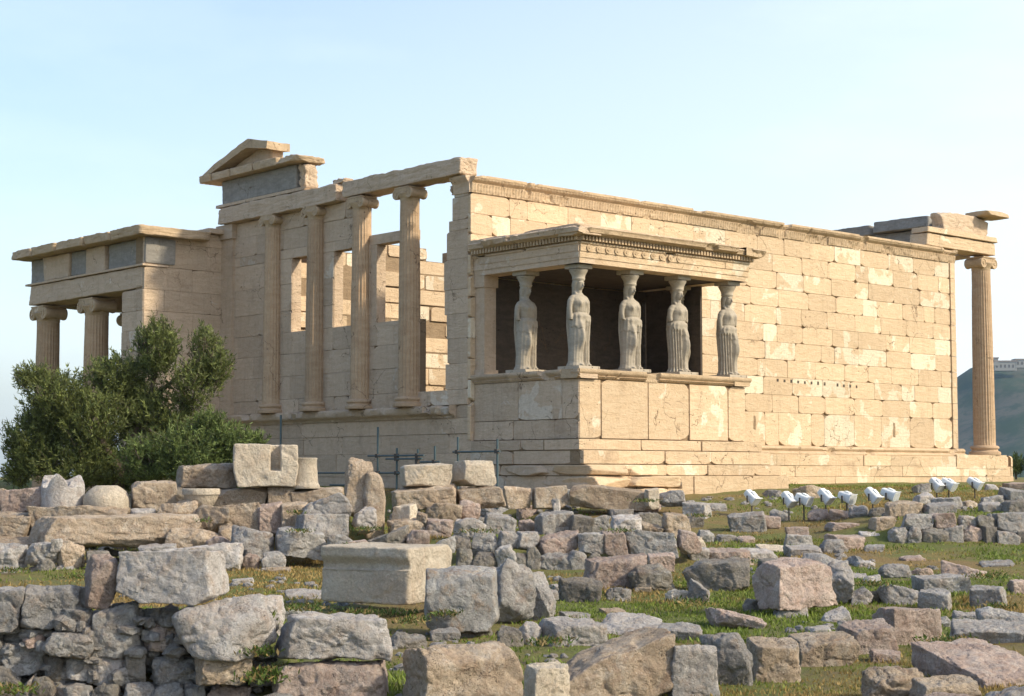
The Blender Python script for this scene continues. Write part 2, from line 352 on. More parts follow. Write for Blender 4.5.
# ------------------------------------------------------------------ temple
T = empty('temple', (0, 0, 0))
tag(T, 'ruined ochre marble temple with statue porch, broken walls and tall fluted columns', 'temple')
def ashlar(name, org, ud, nd, rows, ext, holes=(), mat='wall', seed=0, blen=(1.15, 1.45), depth=.10, gap=.005, chips=.45, pnew=.18, core=.35, parent=T, bulge=.006, cin=(.01, .01)):
    """masonry face: real blocks with chipped corners in front of a solid core. rows=[z0..zn]; ext(k)->[(u0,u1),..] spans"""
    rs = np.random.RandomState(seed); mb = MB(); cr = MB(); org = Vector(org); ud = Vector(ud); nd = Vector(nd)
    def P(u, z, d): q = org+ud*u+nd*d; return (q.x, q.y, z)
    for k in range(len(rows)-1):
        z0, z1 = rows[k], rows[k+1]; sp = list(ext(k))
        for (h0, h1, a, b) in holes:
            if a < z1-.02 and b > z0+.02:
                ns = []
                for (u0, u1) in sp:
                    if h1 <= u0 or h0 >= u1: ns.append((u0, u1)); continue
                    if h0 > u0+.03: ns.append((u0, h0))
                    if h1 < u1-.03: ns.append((h1, u1))
                sp = ns
        for (u0, u1) in sp:
            cr.add([P(u, z, d) for d in (-core, -.055) for z in (z0+.002*(k % 2), z1) for u in (u0+(cin[0] if u0 == sp[0][0] else .01), u1-(cin[1] if u1 == sp[-1][1] else .01))],
                   [(0, 1, 3, 2), (4, 6, 7, 5), (0, 4, 5, 1), (2, 3, 7, 6), (0, 2, 6, 4), (1, 5, 7, 3)])
            h = z1-z0; bl = blen if h < .8 else (blen[0]*1.05, blen[1]*1.1)
            u = u0; first = True
            while u < u1-.02:
                ln = rs.uniform(*bl)*(.5+.5*(rs.rand() > .12))
                if first and k % 2 and rs.rand() < .9: ln *= .5
                first = False
                e = min(u+ln, u1)
                if u1-e < .35: e = u1
                a, b = u+gap/2, e-gap/2; c0, c1 = z0+gap/2, z1-gap/2
                pts = []
                for ci, (X, Y, sx, sy) in enumerate(((a, c0, 1, 1), (b, c0, -1, 1), (b, c1, -1, -1), (a, c1, 1, -1))):
                    if rs.rand() < chips*(.30 if ci > 1 else .55):
                        s1 = rs.uniform(.04, .22)*(1.5 if h > .8 else 1); s2 = rs.uniform(.025, .09)*(1.8 if h > .8 else 1)
                        s1 = min(s1, (b-a)*.35); s2 = min(s2, h*.35)
                        e1 = (X+sx*s1, Y+sy*.0); e2 = (X, Y+sy*s2); mdl = (X+sx*s1*.45, Y+sy*s2*.35)
                        seq = [e2, mdl, e1] if ci in (0, 2) else [e1, mdl, e2]
                        pts += seq
                    else:
                        q = rs.uniform(.004, .014)
                        pts += ([(X, Y+sy*q), (X+sx*q, Y)] if ci in (0, 2) else [(X+sx*q, Y), (X, Y+sy*q)])
                n = len(pts); d1 = rs.uniform(-bulge, bulge); cxm = (a+b)/2; czm = (c0+c1)/2; ch = .007
                back = [P(x, z, -depth) for x, z in pts]; mid = [P(x, z, d1-ch) for x, z in pts]
                fr = [P(x+(ch if x < cxm else -ch), z+(ch if z < czm else -ch), d1) for x, z in pts]
                Fc = [tuple(range(2*n, 3*n))]+[(i, (i+1) % n, n+(i+1) % n, n+i) for i in range(n)]+[(n+i, n+(i+1) % n, 2*n+(i+1) % n, 2*n+i) for i in range(n)]
                tone = (rs.rand(), (rs.uniform(.62, .95) if rs.rand() < pnew else rs.uniform(.0, .45)), rs.rand())
                mb.add(back+mid+fr, Fc, tone); u = e
    o = mb.build(name, MAT[mat], parent); cr.build('wall_core', MAT['core'], o); return o
def fluted(H, r0, r1, mat, parent, name='column', base=True, nfl=24, loc=(0, 0, 0), facing=0, volw=1., seed=1, flute_z=None, cap=True):
    """Ionic column: shaft with flutes, attic base, capital with paired scrolls"""
    x, y, z = loc; nt_ = nfl*6; hb = .26*r0/.3 if base else 0; hc = .42*r0/.3*.9 if cap else 0
    sh = MB(); zs = np.linspace(hb, H-hc, 26); V = []
    for i, zz in enumerate(zs):
        f = i/(len(zs)-1); r = r0*(1-f)+r1*f+.008*math.sin(f*math.pi)
        fd = .085*min(1, (f/.03), ((1-f)/.03))
        for k in range(nt_):
            t = 2*math.pi*k/nt_; fl = abs(math.sin(t*nfl/2)); rr = r*(1-fd*(fl**.6))
            V.append((math.cos(t)*rr, math.sin(t)*rr, zz))
    V = np.array(V); V[:, :2] *= (1+.02*np.clip(fbm(V+seed*7, 2.2, 3, seed), -1, 0)*3)[:, None]
    V += np.array([x, y, z]); nz = len(zs)
    F = [(i*nt_+k, i*nt_+(k+1) % nt_, (i+1)*nt_+(k+1) % nt_, (i+1)*nt_+k) for i in range(nz-1) for k in range(nt_)]
    rs = np.random.RandomState(seed); col = mesh_obj(name, V, F, MAT[mat], parent, True, np.tile((rs.rand(), rs.rand()*.5, .5), (len(V), 1)))
    if base:
        pr = [(r0*1.42, 0), (r0*1.45, .03), (r0*1.42, .085), (r0*1.3, .10), (r0*1.2, .115), (r0*1.17, .145), (r0*1.22, .17), (r0*1.3, .18), (r0*1.3, .22), (r0*1.22, .245), (r0*1.1, .26)]
        lathe('column_base', [(a, b*r0/.3) for a, b in pr], mat, col, (x, y, z), 40)
    if cap:
        zc = H-hc; q = r0/.3
        pr = [(r1*.98, 0), (r1*1.02, .02), (r1*1.03, .10*q), (r1*1.1, .115*q), (r1*1.12, .13*q), (r1*1.25, .17*q), (r1*1.3, .21*q), (r1*1.1, .24*q), (0, .24*q)]
        cp = lathe('capital', pr, 'carved', col, (x, y, z+zc), 36)
        c = MB(); ca, sa = math.cos(facing), math.sin(facing)
        def W(u, v, ww): return (x+u*ca-v*sa, y+u*sa+v*ca, z+zc+ww)
        for s in (-1, 1):                             # two scroll bolsters, axis along v, at +-u
            prof = [(.0, -1.04), (.05, -1.06), (.055, -1.0), (.11, -.98), (.115, -1.03), (.165, -1.03), (.17, -.96), (.175, -.9), (.15, -.5), (.125, 0), (.15, .5), (.175, .9), (.17, .96), (.165, 1.03), (.115, 1.03), (.11, .98), (.055, 1.0), (.05, 1.06), (0, 1.04)]
            nn = 22; V = []; 
            for (rr, vv) in prof:
                for k in range(nn):
                    t = 2*math.pi*k/nn; rq = rr*q*.98*volw; V.append(W(s*r1*1.06+rq*math.cos(t), vv*r1*1.04, .20*q+rq*math.sin(t)))
            Fq = [(i*nn+k, i*nn+(k+1) % nn, (i+1)*nn+(k+1) % nn, (i+1)*nn+k) for i in range(len(prof)-1) for k in range(nn)]; c.add(V, Fq, (.5, .3, .5))
        def bx(u0, u1, v0, v1, w0, w1):
            V = [W(u, v, ww) for ww in (w0, w1) for v in (v0, v1) for u in (u0, u1)]; c.add(V, [(0, 2, 3, 1), (4, 5, 7, 6), (0, 1, 5, 4), (2, 6, 7, 3), (0, 4, 6, 2), (1, 3, 7, 5)])
        bx(-r1*1.12, r1*1.12, -r1*1.02, r1*1.08, .24*q, .345*q); bx(-r1*1.2, r1*1.2, -r1*1.12, r1*1.12, .345*q, hc)
        v = c.build('scroll', MAT['carved'], cp); soften(v, 40)
    return col
def lathe(name, prof, mat, parent, loc, n=32, wob=0., seed=0, mod=None):
    V = []; F = []
    for r, z in prof:
        for k in range(n):
            t = 2*math.pi*k/n; V.append((r*math.cos(t), r*math.sin(t), z))
    V = np.array(V)
    if wob: V[:, :2] *= (1+wob*fbm(V+seed, 6, 3, seed))[:, None]
    if mod is not None: V = mod(V)
    V = V+np.array(loc)
    for i in range(len(prof)-1):
        for k in range(n): F.append((i*n+k, i*n+(k+1) % n, (i+1)*n+(k+1) % n, (i+1)*n+k))
    if prof[-1][0] > 0: F.append(tuple((len(prof)-1)*n+k for k in range(n)))
    if prof[0][0] > 0: F.append(tuple(k for k in reversed(range(n))))
    o = mesh_obj(name, V, F, MAT[mat] if isinstance(mat, str) else mat, parent, True, np.tile((.5, .3, .5), (len(V), 1))); 
    o.data.set_sharp_from_angle(angle=R(50)); return o
def strip(name, p0, p1, prof, mat, parent, pat=None, step=.022, chip=.0, seed=0, rough=.008, nrm=None):
    """moulding run from p0 to p1 (same z); prof=[(out,z)]; pat(u,i)->extra outward relief; chips eat it back"""
    p0 = np.array(p0, float); p1 = np.array(p1, float); L = np.linalg.norm(p1-p0); d = (p1-p0)/L
    nd = np.array(nrm if nrm is not None else (d[1], -d[0], 0.), float); nu = max(2, int(L/step)); m = len(prof); us = np.linspace(0, L, nu+1)
    pr = np.array(prof); U, O = np.meshgrid(us, pr[:, 0], indexing='ij'); _, Zz = np.meshgrid(us, pr[:, 1], indexing='ij')
    E = np.zeros_like(U)
    if pat is not None:
        for i in range(m): E[:, i] = pat(us, i)
    pts = np.stack([U, O*4, Zz], -1)
    back = np.zeros_like(U)
    if chip: 
        c = fbm(pts*np.array([1, 0, 1.2])+seed*5, 1.6, 4, seed); back = np.clip((c-(.42-chip))*1.2, 0, .10)
    tot = O+E+rough*fbm(pts, 6, 3, seed+2)-np.where(O > .012, np.minimum(back, O-.005), 0)
    XY = p0[None, None, :]+d[None, None, :]*U[..., None]+nd[None, None, :]*tot[..., None]; XY[..., 2] = Zz-np.where(O > .012, back*.3, 0)
    V = XY.reshape(-1, 3); F = [(i*m+j, (i+1)*m+j, (i+1)*m+j+1, i*m+j+1) for i in range(nu) for j in range(m-1)]
    F += [tuple(range(m-1, -1, -1)), tuple(nu*m+j for j in range(m))]
    rs = np.random.RandomState(seed); blk = rs.rand(400); tone = np.stack([blk[(U/1.3).astype(int) % 400], blk[(U/1.3+50).astype(int) % 400]*.6, U*0+.5], -1).reshape(-1, 3)
    o = mesh_obj(name, V, F, MAT[mat], parent, True, tone); o.data.set_sharp_from_angle(angle=R(45)); return o

LX = 20.62
# ---- south wall: plane y=0
rows = [.19, 1.13]+[1.13+.4975*k for k in range(1, 11)]+[6.19]
rows = [.19, 1.13]+list(np.linspace(1.13, 6.19, 11))[1:]
ashlar('south_wall', (0, 0, 0), (1, 0, 0), (0, -1, 0), rows, lambda k: [(.0, LX-.28)], seed=4, core=.60, pnew=.24, chips=1.25, cin=(.5, .01))
sk = random.Random(4)
for k in range(13):
    if k == 8: continue
    x = 11.55+k*.31; MB().box(x, x+.07, -.012, .02, 2.02-.005*k, 2.10-.005*k+sk.uniform(-.01, .02)).build('socket_shade_patch', MAT['soot_shade'], T)  # proud dark boxes stand in for the shade inside peg holes
for x, z0, z1 in ((10.5, .62, 1.0), (17.15, .5, .93)): slab(None, 'socket_shade_patch', x, x+.10, -.014, .03, z0, z1, 'core', T, 7, 3., 10, 's')  # brown slabs on the face stand in for shade inside upright slots
pil = MB()
zz = rows[:]
for k in range(len(zz)-1): pil.box(LX-.262, LX, -.035-.004*(k % 2), .6, zz[k]+.006, zz[k+1]-.006, (.3+.5*random.random(), .4*random.random(), .5))
pil.build('corner_pilaster', MAT['wall'], T)
def eggs(per, amp, lo, hi):
    def f(u, i):
        return amp*np.abs(np.sin(math.pi*u/per))**1.6 if lo <= i <= hi else 0*u
    return f
def band(u, i):
    if 2 <= i <= 7: return .030*(np.abs(np.sin(math.pi*u/.19))-.6)*(1 if i % 2 else .8)+.010*np.sin(2*math.pi*u/.095)
    if i in (11, 12): return .018*np.abs(np.sin(math.pi*u/.11))
    return 0*u
pr = [(-.3, 6.19), (.035, 6.19), (.04, 6.215), (.045, 6.25), (.05, 6.29), (.05, 6.33), (.06, 6.37), (.07, 6.405), (.045, 6.42), (.055, 6.44), (.09, 6.46), (.115, 6.485), (.135, 6.51), (.15, 6.53), (.165, 6.54), (.17, 6.575), (.16, 6.61), (-.3, 6.615)]
strip('wall_crown_moulding', (0, 0, 0), (LX, 0, 0), pr, 'carved', T, band, .02, .12, 3)
# broken blocks along the top of the wall
pr = [(-.3, -.06), (.16, -.06), (.17, -.03), (.14, .0), (.10, .03), (.06, .05), (.10, .08), (.11, .12), (.08, .16), (.03, .19), (-.3, .193)]
strip('wall_base_moulding', (.2, 0, 0), (LX+.3, 0, 0), pr, 'carved', T, None, .05, .03, 8, .006)
b_ = ashlar('temple_step', (0, -.22, 0), (1, 0, 0), (0, -1, 0), [-.95, -.70, -.38, -.062], lambda k: [(.4+.1*(k == 2), LX+[2.9, 2.75, 2.6][k])], mat='wall', seed=9, blen=(1.3, 2.2), chips=.25, pnew=.1, core=.8, bulge=.02)
slab(None, 'step_top', .5, LX+2.55, -.20, .6, -.20, -.064, 'wall', T, 3, .3)

# ---- west facade: plane x=0 (normal -x), u runs along +y
WY = 11.2
zl = .88
wf_rows = [1.05, 1.42, 2.05, 2.66, 3.26, 3.86, 4.6, 5.30, 5.56, 6.12, 6.56]
rs_j = np.random.RandomState(21)
edge = [.95, .93, .86, .9, .98, 1.0, .90, .82, .70, .62]
holes = [(1.72, 2.10, 1.72, 6.6)]
def wext(k):
    z0, z1 = wf_rows[k], wf_rows[k+1]; zm = (z0+z1)/2; out = []; S0_ = .102
    if zm < 1.6: out.append((S0_, WY)); return out
    out.append((S0_, edge[k]))                               # broken south-west pier
    if zm < 3.26: out.append((2.05, WY)); return out        # parapets under the windows
    if zm < 5.30: out += [(4.0, 4.74), (5.62, 6.62), (7.56, WY)]; return out
    if zm < 5.56: out += [(4.74, WY)]; return out
    out += [(4.35, WY)]; return out
ashlar('west_wall', (.0, 0, 0), (0, 1, 0), (-1, 0, 0), wf_rows, wext, mat='face', seed=12, blen=(1.3, 2.0), chips=.35, pnew=.12, core=.30, bulge=.008)
# window frames
for (y0, y1, lint) in ((2.55, 4.02, True), (4.62, 5.75, False), (6.50, 7.70, False)):
    f = MB(); zt = 5.30
    f.box(.0, .34, y0+.02, y1-.02, 3.14, 3.262, (.4, .3, .5))
    fo = f.build('window_sill', MAT['face'], T)
    g = MB()
    w0 = .26 if lint else .14
    g.box(.03, .32, y1-w0-.004, y1-.02, 3.264, zt-.004, (.6, .2, .5))
    if lint: g.box(.02, .34, y0-.2, y1+.1, 5.30, 5.555, (.7, .3, .5))
    g.build('window_frame', MAT['face'], T)
# south-west pier: crumbled edge blocks
for k, (z0, z1, y1) in enumerate(((1.75, 2.7, .98), (2.7, 3.6, 1.08), (3.6, 4.5, 1.06), (4.5, 5.05, .80), (5.05, 5.65, .86), (5.65, 6.15, .74), (6.15, 6.57, .86))):
    slab(None, 'broken_edge', .13, .50, .45, y1, z0, z1-.01, 'face', T, 40+k, 6., 16, 's')
# attached columns
for k, y in enumerate((2.28, 4.28, 6.31, 8.35)):
    fluted(5.52, .285, .245, 'column', T, 'fluted_column', True, 20, (-.06, y, 1.05), math.pi/2, .82, 3+k)
# north-west pier with plain shaft
p = MB(); p.box(-.10, .5, 10.42, 11.16, 1.30, 6.14, (.45, .2, .5)); p.box(-.16, .5, 10.36, 11.22, 6.14, 6.56, (.5, .3, .5)); p.box(-.15, .5, 10.37, 11.21, 1.05, 1.3, (.5, .3, .5)); p.build('corner_pier', MAT['face'], T)
# SW anta capital band return
strip('pier_crown_moulding', (0, .62, 0), (0, 0, 0), [(-.2, 6.19), (.03, 6.19), (.04, 6.3), (.05, 6.4), (.09, 6.46), (.13, 6.51), (.16, 6.54), (.165, 6.6), (-.2, 6.605)], 'face', T, None, .03, .04, 6, nrm=(-1, 0, 0))
# ledge and basement
strip('ledge', (0, WY+.1, 0), (0, .55, 0), [(-.2, .74), (.02, .74), (.05, .80), (.16, .84), (.20, .88), (.21, 1.0), (.17, 1.045), (-.3, 1.05)], 'face', T, None, .04, .07, 16, .015, nrm=(-1, 0, 0))
ashlar('basement_wall', (.03, 0, 0), (0, 1, 0), (-1, 0, 0), [-2.7, -1.9, -1.25, -.7, -.12, .35, .74], lambda k: [(.0, WY)], mat='face', seed=31, blen=(1.5, 2.6), chips=.3, pnew=.1, core=.8, bulge=.015)
ashlar('pier_base', (.02, 0, 0), (0, 1, 0), (-1, 0, 0), [.74, 1.05], lambda k: [(0, .55)], mat='face', seed=33, core=.4)
# architrave over the west columns
A = MB()
A.box(-.26, .36, -.02, 4.9, 6.605, 6.82, (.6, .3, .5)); A.box(-.29, .36, -.02, 4.9, 6.822, 7.06, (.5, .3, .5))
A.box(-.26, .36, 4.92, 11.42, 6.575, 6.80, (.5, .2, .5)); A.box(-.29, .36, 4.92, 11.42, 6.802, 7.0, (.5, .2, .5)); A.box(-.33, .36, 4.92, 11.44, 7.002, 7.10, (.6, .2, .5))
ao = A.build('architrave', MAT['face'], T)
slab(None, 'architrave_block', -.28, .34, -.03, 4.95, 6.605, 7.05, 'face', T, 5, 4., 40)
slab(None, 'architrave_block', -.28, .36, 4.97, 11.12, 6.57, 7.06, 'face', T, 6, 4., 40)
bpy.data.objects.remove(ao)
slab(None, 'block_on_architrave', -.12, .25, 5.0, 5.55, 7.06, 7.2, 'face', T, 7, 3., 10, 's')
slab(None, 'frieze_base', -.26, .3, 6.5, 11.1, 7.065, 7.16, 'face', T, 8, 3., 24)
slab(None, 'frieze_panel', -.20, .28, 7.05, 11.0, 7.165, 7.83, 'blue', T, 9, 1., 24)
slab(None, 'frieze_end_block', -.16, .26, 6.72, 7.03, 7.165, 7.83, 'face', T, 10, 2.2, 14, 's')
for k, (y0, y1, z1) in enumerate(((6.6, 7.6, 8.03), (7.62, 8.8, 8.08), (8.82, 10.0, 8.07), (10.02, 11.0, 8.07), (11.02, 11.62, 8.06))):
    slab(None, 'cornice_block', -.52, .4, y0, y1, 7.835, z1, 'carved', T, 50+k, 1.6 if k == 0 else 4., 18, 's' if k == 0 else 'c')
# pediment corner: raking cornice over a triangular panel
def prism(name, pts, x0, x1, mat, sd=0):
    n = len(pts); V = [(x0, y, z) for y, z in pts]+[(x1, y, z) for y, z in pts]
    F = [tuple(range(n)), tuple(range(2*n-1, n-1, -1))]+[(i, n+i, n+(i+1) % n, (i+1) % n) for i in range(n)]
    bm = bmesh.new(); vs = [bm.verts.new(v) for v in V]
    for f in F: bm.faces.new([vs[i] for i in f])
    bmesh.ops.recalc_face_normals(bm, faces=bm.faces); bmesh.ops.triangulate(bm, faces=bm.faces)
    for _ in range(4): 
        es = [e for e in bm.edges if e.calc_length() > .16]
        if es: bmesh.ops.subdivide_edges(bm, edges=es, cuts=1); bmesh.ops.triangulate(bm, faces=bm.faces)
    me = bpy.data.meshes.new(name); 
    for v in bm.verts:
        q = np.array(v.co); d = fbm(np.array([q, q+31, q+57]), 2.2, 4, sd)*.035; v.co += Vector(d)
    bm.to_mesh(me); bm.free(); me.materials.append(MAT[mat])
    a = me.color_attributes.new('tone', 'FLOAT_COLOR', 'POINT'); a.data.foreach_set('color', [.5, .3, .5, 1.]*len(me.vertices))
    o = bpy.data.objects.new(name, me); COL.objects.link(o); o.parent = T; return soften(o, 40)
prism('pediment_panel', [(10.9, 8.05), (8.4, 8.05), (8.4, 8.42), (9.1, 8.55)], -.10, .25, 'face', 2)
prism('raking_cornice', [(11.5, 8.07), (11.05, 8.07), (9.2, 8.55), (8.15, 8.38), (8.15, 8.60), (9.1, 8.80), (10.95, 8.28)], -.48, .3, 'carved', 3)

# ---- caryatid porch
PX0, PX1, PY = .12, 5.85, -3.62
ashlar('porch_podium', (0, PY, 0), (1, 0, 0), (0, -1, 0), [.17, 1.53], lambda k: [(PX0, PX1)], mat='wall', seed=41, blen=(1.25, 1.5), chips=1.1, pnew=.04, core=.5, gap=.03)
ashlar('porch_podium', (PX0, 0, 0), (0, -1, 0), (-1, 0, 0), [.17, .62, 1.53], lambda k: [(.0, -PY-.01)], mat='face', seed=42, blen=(1.3, 1.6), chips=.6, core=.5, gap=.015)
ashlar('porch_podium', (PX1, 0, 0), (0, -1, 0), (1, 0, 0), [.17, 1.53], lambda k: [(.0, -PY-.01)], mat='wall', seed=43, blen=(1.3, 1.6), chips=.6, core=.5, gap=.015)
MB().box(PX0+.5, PX1-.5, PY+.5, -.01, -.3, 1.70, (.4, .2, .5)).build('porch_floor', MAT['wall'], T)
def pod(u, i):
    if 2 <= i <= 3: return .016*np.abs(np.sin(math.pi*u/.085))
    if i == 5: return .010*np.abs(np.sin(math.pi*u/.05))
    return 0*u
pp = [(-.5, 1.532), (.02, 1.532), (.035, 1.55), (.075, 1.585), (.05, 1.60), (.07, 1.625), (.11, 1.65), (.13, 1.69), (.12, 1.74), (-.5, 1.745)]
strip('podium_moulding', (PX0-.10, PY, 0), (PX1+.10, PY, 0), pp, 'carved', T, pod, .016, .05, 11)
strip('podium_moulding', (PX0, -.02, 0), (PX0, PY-.09, 0), pp, 'face', T, lambda u, i: pod(u, i)*(u > 2.0), .016, .06, 12, nrm=(-1, 0, 0))
strip('podium_moulding', (PX1, PY-.09, 0), (PX1, -.02, 0), pp, 'carved', T, pod, .02, .05, 13, nrm=(1, 0, 0))
# stepped courses under the podium
def course(x0, x1, y0, z0, z1, sd, mat='wall', bl=(1.1, 2.2), ch=.7, back=0.0):
    ashlar('porch_step', (0, y0, 0), (1, 0, 0), (0, -1, 0), [z0, z1], lambda k: [(x0, x1)], mat=mat, seed=sd, blen=bl, chips=ch, pnew=.1, core=1.2, gap=.015, bulge=.03)
    ashlar('porch_step', (x0, 0, 0), (0, -1, 0), (-1, 0, 0), [z0, z1], lambda k: [(back, -y0-.02)], mat='face', seed=sd+50, blen=bl, chips=ch, pnew=.1, core=.8, gap=.015, bulge=.02)
course(PX0-.12, PX1+.5, PY-.13, -.08, .165, 61)
course(PX0-.10, PX1+.7, PY-.22, -.40, -.085, 62)
course(PX0-.06, PX1+1.0, PY-.30, -.66, -.405, 63)
course(PX0-.08, PX1+1.2, PY-.36, -1.2, -.665, 64)
rq = np.random.RandomState(91)
for ci, (x0, x1, y0, z0, z1) in enumerate(((PX0-.16, PX0+2.1, PY-.50, -.66, -.405), (PX0-.12, PX0+2.5, PY-.72, -.95, -.665), (PX0-.45, PX0+2.3, PY-1.0, -1.5, -.955))):
    x = x0
    while x < x1:
        ln = rq.uniform(1.0, 2.2); e = min(x+ln, x1)
        if rq.rand() > .06 or x == x0: slab(None, 'porch_step', x+.015, e-.015, y0+rq.uniform(-.06, .10), y0+1.3, z0+.01, z1-.008, 'wall' , T, 200+ci*20+int(x*3), .5, 22, 'b', (rq.rand(), rq.rand()*.5, .5))
        x = e
    y = y0+1.32
    while y < -.3:
        e = min(y+rq.uniform(.8, 1.6), -.02); slab(None, 'porch_step', x0+rq.uniform(-.04, .1), x0+1.0, y+.015, e-.015, z0+.01, z1-.008, 'face', T, 300+ci*20+int(-y*3), .5, 20, 'b', (rq.rand(), .2, .5)); y = e
    MB().box(x0+.3, x1-.3, y0+.4, -.05, z0+.02, z1-.03).build('step_core', MAT['core'], T)
# wall end pilasters of the porch
for (x0, x1, nm) in ((.15, .52, 'porch_pilaster'), (5.43, 5.78, 'porch_pilaster')):
    m_ = MB().box(x0, x1, -.34, -.012, 1.75, 3.86, (.5, .3, .5)); m_.box(x0-.04, x1+.04, -.38, -.012, 3.862, 4.137, (.5, .4, .5)); m_.box(x0-.04, x1+.04, -.38, -.012, 1.747, 1.87, (.5, .4, .5)); m_.build(nm, MAT['face' if x0 < 1 else 'soot_shade'], T)  # east pilaster takes the dark porch colour
# inner back wall facing with old black crust, and a dark side screen
MB().box(.53, 5.42, -.045, -.009, 1.746, 4.136, (.5, .1, .5)).build('sooted_back_wall', MAT['soot_shade'], T)
MB().box(5.72, 5.79, -2.28, -.39, 1.746, 4.136, (.5, .1, .5)).build('dark_side_screen', MAT['soot_shade'], T)
# entablature
ez0 = 4.14
def fascia(u, i): return 0*u
fp = [(-.5, 4.14), (0., 4.14), (.0, 4.262), (.02, 4.264), (.02, 4.40), (.04, 4.402), (.04, 4.56), (.07, 4.575), (.075, 4.61), (-.5, 4.612)]
EX0, EX1, EY = .10, 5.95, -3.66
es = strip('porch_architrave', (EX0, EY, 0), (EX1, EY, 0), fp, 'wall', T, None, .03, .02, 22, .006)
strip('porch_architrave', (EX0, -.02, 0), (EX0, EY, 0), fp, 'face', T, None, .03, .04, 23, .008, nrm=(-1, 0, 0))
strip('porch_architrave', (EX1, EY, 0), (EX1, -.02, 0), fp, 'wall', T, None, .03, .04, 24, .008, nrm=(1, 0, 0))
for k in range(12):
    x = .36+k*.30
    if k == 11: continue
    d = MB(); d.tube((x, EY-.066, 4.485), (x, EY-.035, 4.485), .078, .066, 16); d.tube((x, EY-.080, 4.485), (x, EY-.06, 4.485), .026, .034, 8)
    d.build('rosette', MAT['carved'], es)
dn = MB(); dw = MB(); de = MB()
x = EX0-.05
while x < EX1+.05:
    if True: dn.box(x, x+.058, EY-.16, EY+.02, 4.64, 4.745, (.5, .3, .5))
    x += .105
y = EY-.05
while y < -.1:
    if True: dw.box(EX0-.16, EX0+.02, y, y+.058, 4.64, 4.745, (.5, .3, .5)); de.box(EX1-.02, EX1+.16, y, y+.058, 4.64, 4.745, (.5, .3, .5))
    y += .105
[q.build('dentil_row', MAT['carved'], T) for q in (dn, dw, de)]
MB().box(EX0-.02, EX1+.02, EY-.02, -.02, 4.613, 4.79, (.4, .2, .5)).build('dentil_bed', MAT['carved'], T)
cp = [(-.4, 4.752), (.17, 4.752), (.19, 4.77), (.30, 4.79), (.32, 4.80), (.33, 4.87), (.35, 4.90), (.32, 4.93), (-.4, 4.95)]
strip('porch_cornice', (EX0-.28, EY, 0), (EX1+.30, EY, 0), cp, 'carved', T, lambda u, i: (.012*np.abs(np.sin(math.pi*u/.09)) if i in (2, 6) else 0*u), .02, .26, 25, .012)
strip('porch_cornice', (EX0, -.05, 0), (EX0, EY-.30, 0), [(a, b) for a, b in cp], 'face', T, None, .02, .24, 27, .03, nrm=(-1, 0, 0))
strip('porch_cornice', (EX1, EY-.30, 0), (EX1, -.05, 0), cp, 'carved', T, None, .02, .2, 28, .02, nrm=(1, 0, 0))
for k, (x0, x1, y0, y1, z1) in enumerate(((EX0-.24, EX0+1.6, -1.9, -.04, 4.98), (EX0-.22, EX0+1.6, -3.86, -1.92, 5.0), (EX0+1.62, 3.4, -3.80, -.04, 5.0), (3.42, 4.8, -3.78, -.04, 4.985), (4.82, EX1+.1, -3.82, -.04, 4.99))):
    slab(None, 'roof_slab', x0, x1, y0, y1, 4.80, z1, 'face', T, 70+k, 3., 18)

MB().box(EX0+.42, EX1-.42, EY+.42, -.05, 4.16, 4.3, (.5, .1, .5)).build('shade_tinted_ceiling', MAT['soot_shade'], T)  # ceiling box coloured dark to carry the shade under the roof
# caryatids
def lobe(V, F, rings):
    """rings: list of arrays (n,3); capped loft appended"""
    n = len(rings[0]); b = len(V)
    for r in rings: V += [tuple(p) for p in r]
    for i in range(len(rings)-1):
        for k in range(n): F.append((b+i*n+k, b+i*n+(k+1) % n, b+(i+1)*n+(k+1) % n, b+(i+1)*n+k))
    F.append(tuple(b+k for k in reversed(range(n)))); F.append(tuple(b+(len(rings)-1)*n+k for k in range(n)))
def loft(V, F, pts, n=20):
    """pts: (x,y,z,rx,ry) stacked vertically or along a path, tube frames from the path"""
    rings = []
    for i, p in enumerate(pts):
        a = Vector(pts[max(0, i-1)][:3]); b = Vector(pts[min(len(pts)-1, i+1)][:3]); d = (b-a).normalized()
        u = Vector((1, 0, 0)); u = (u-d*u.dot(d)); u = u.normalized() if u.length > .1 else Vector((0, 1, 0)); v = d.cross(u)
        rings.append([Vector(p[:3])+u*(p[3]*math.cos(2*math.pi*k/n))+v*(p[4]*math.sin(2*math.pi*k/n)) for k in range(n)])
    lobe(V, F, rings)
def hs_(z): return 1+.10*min(1., (z-1.56)/.12)
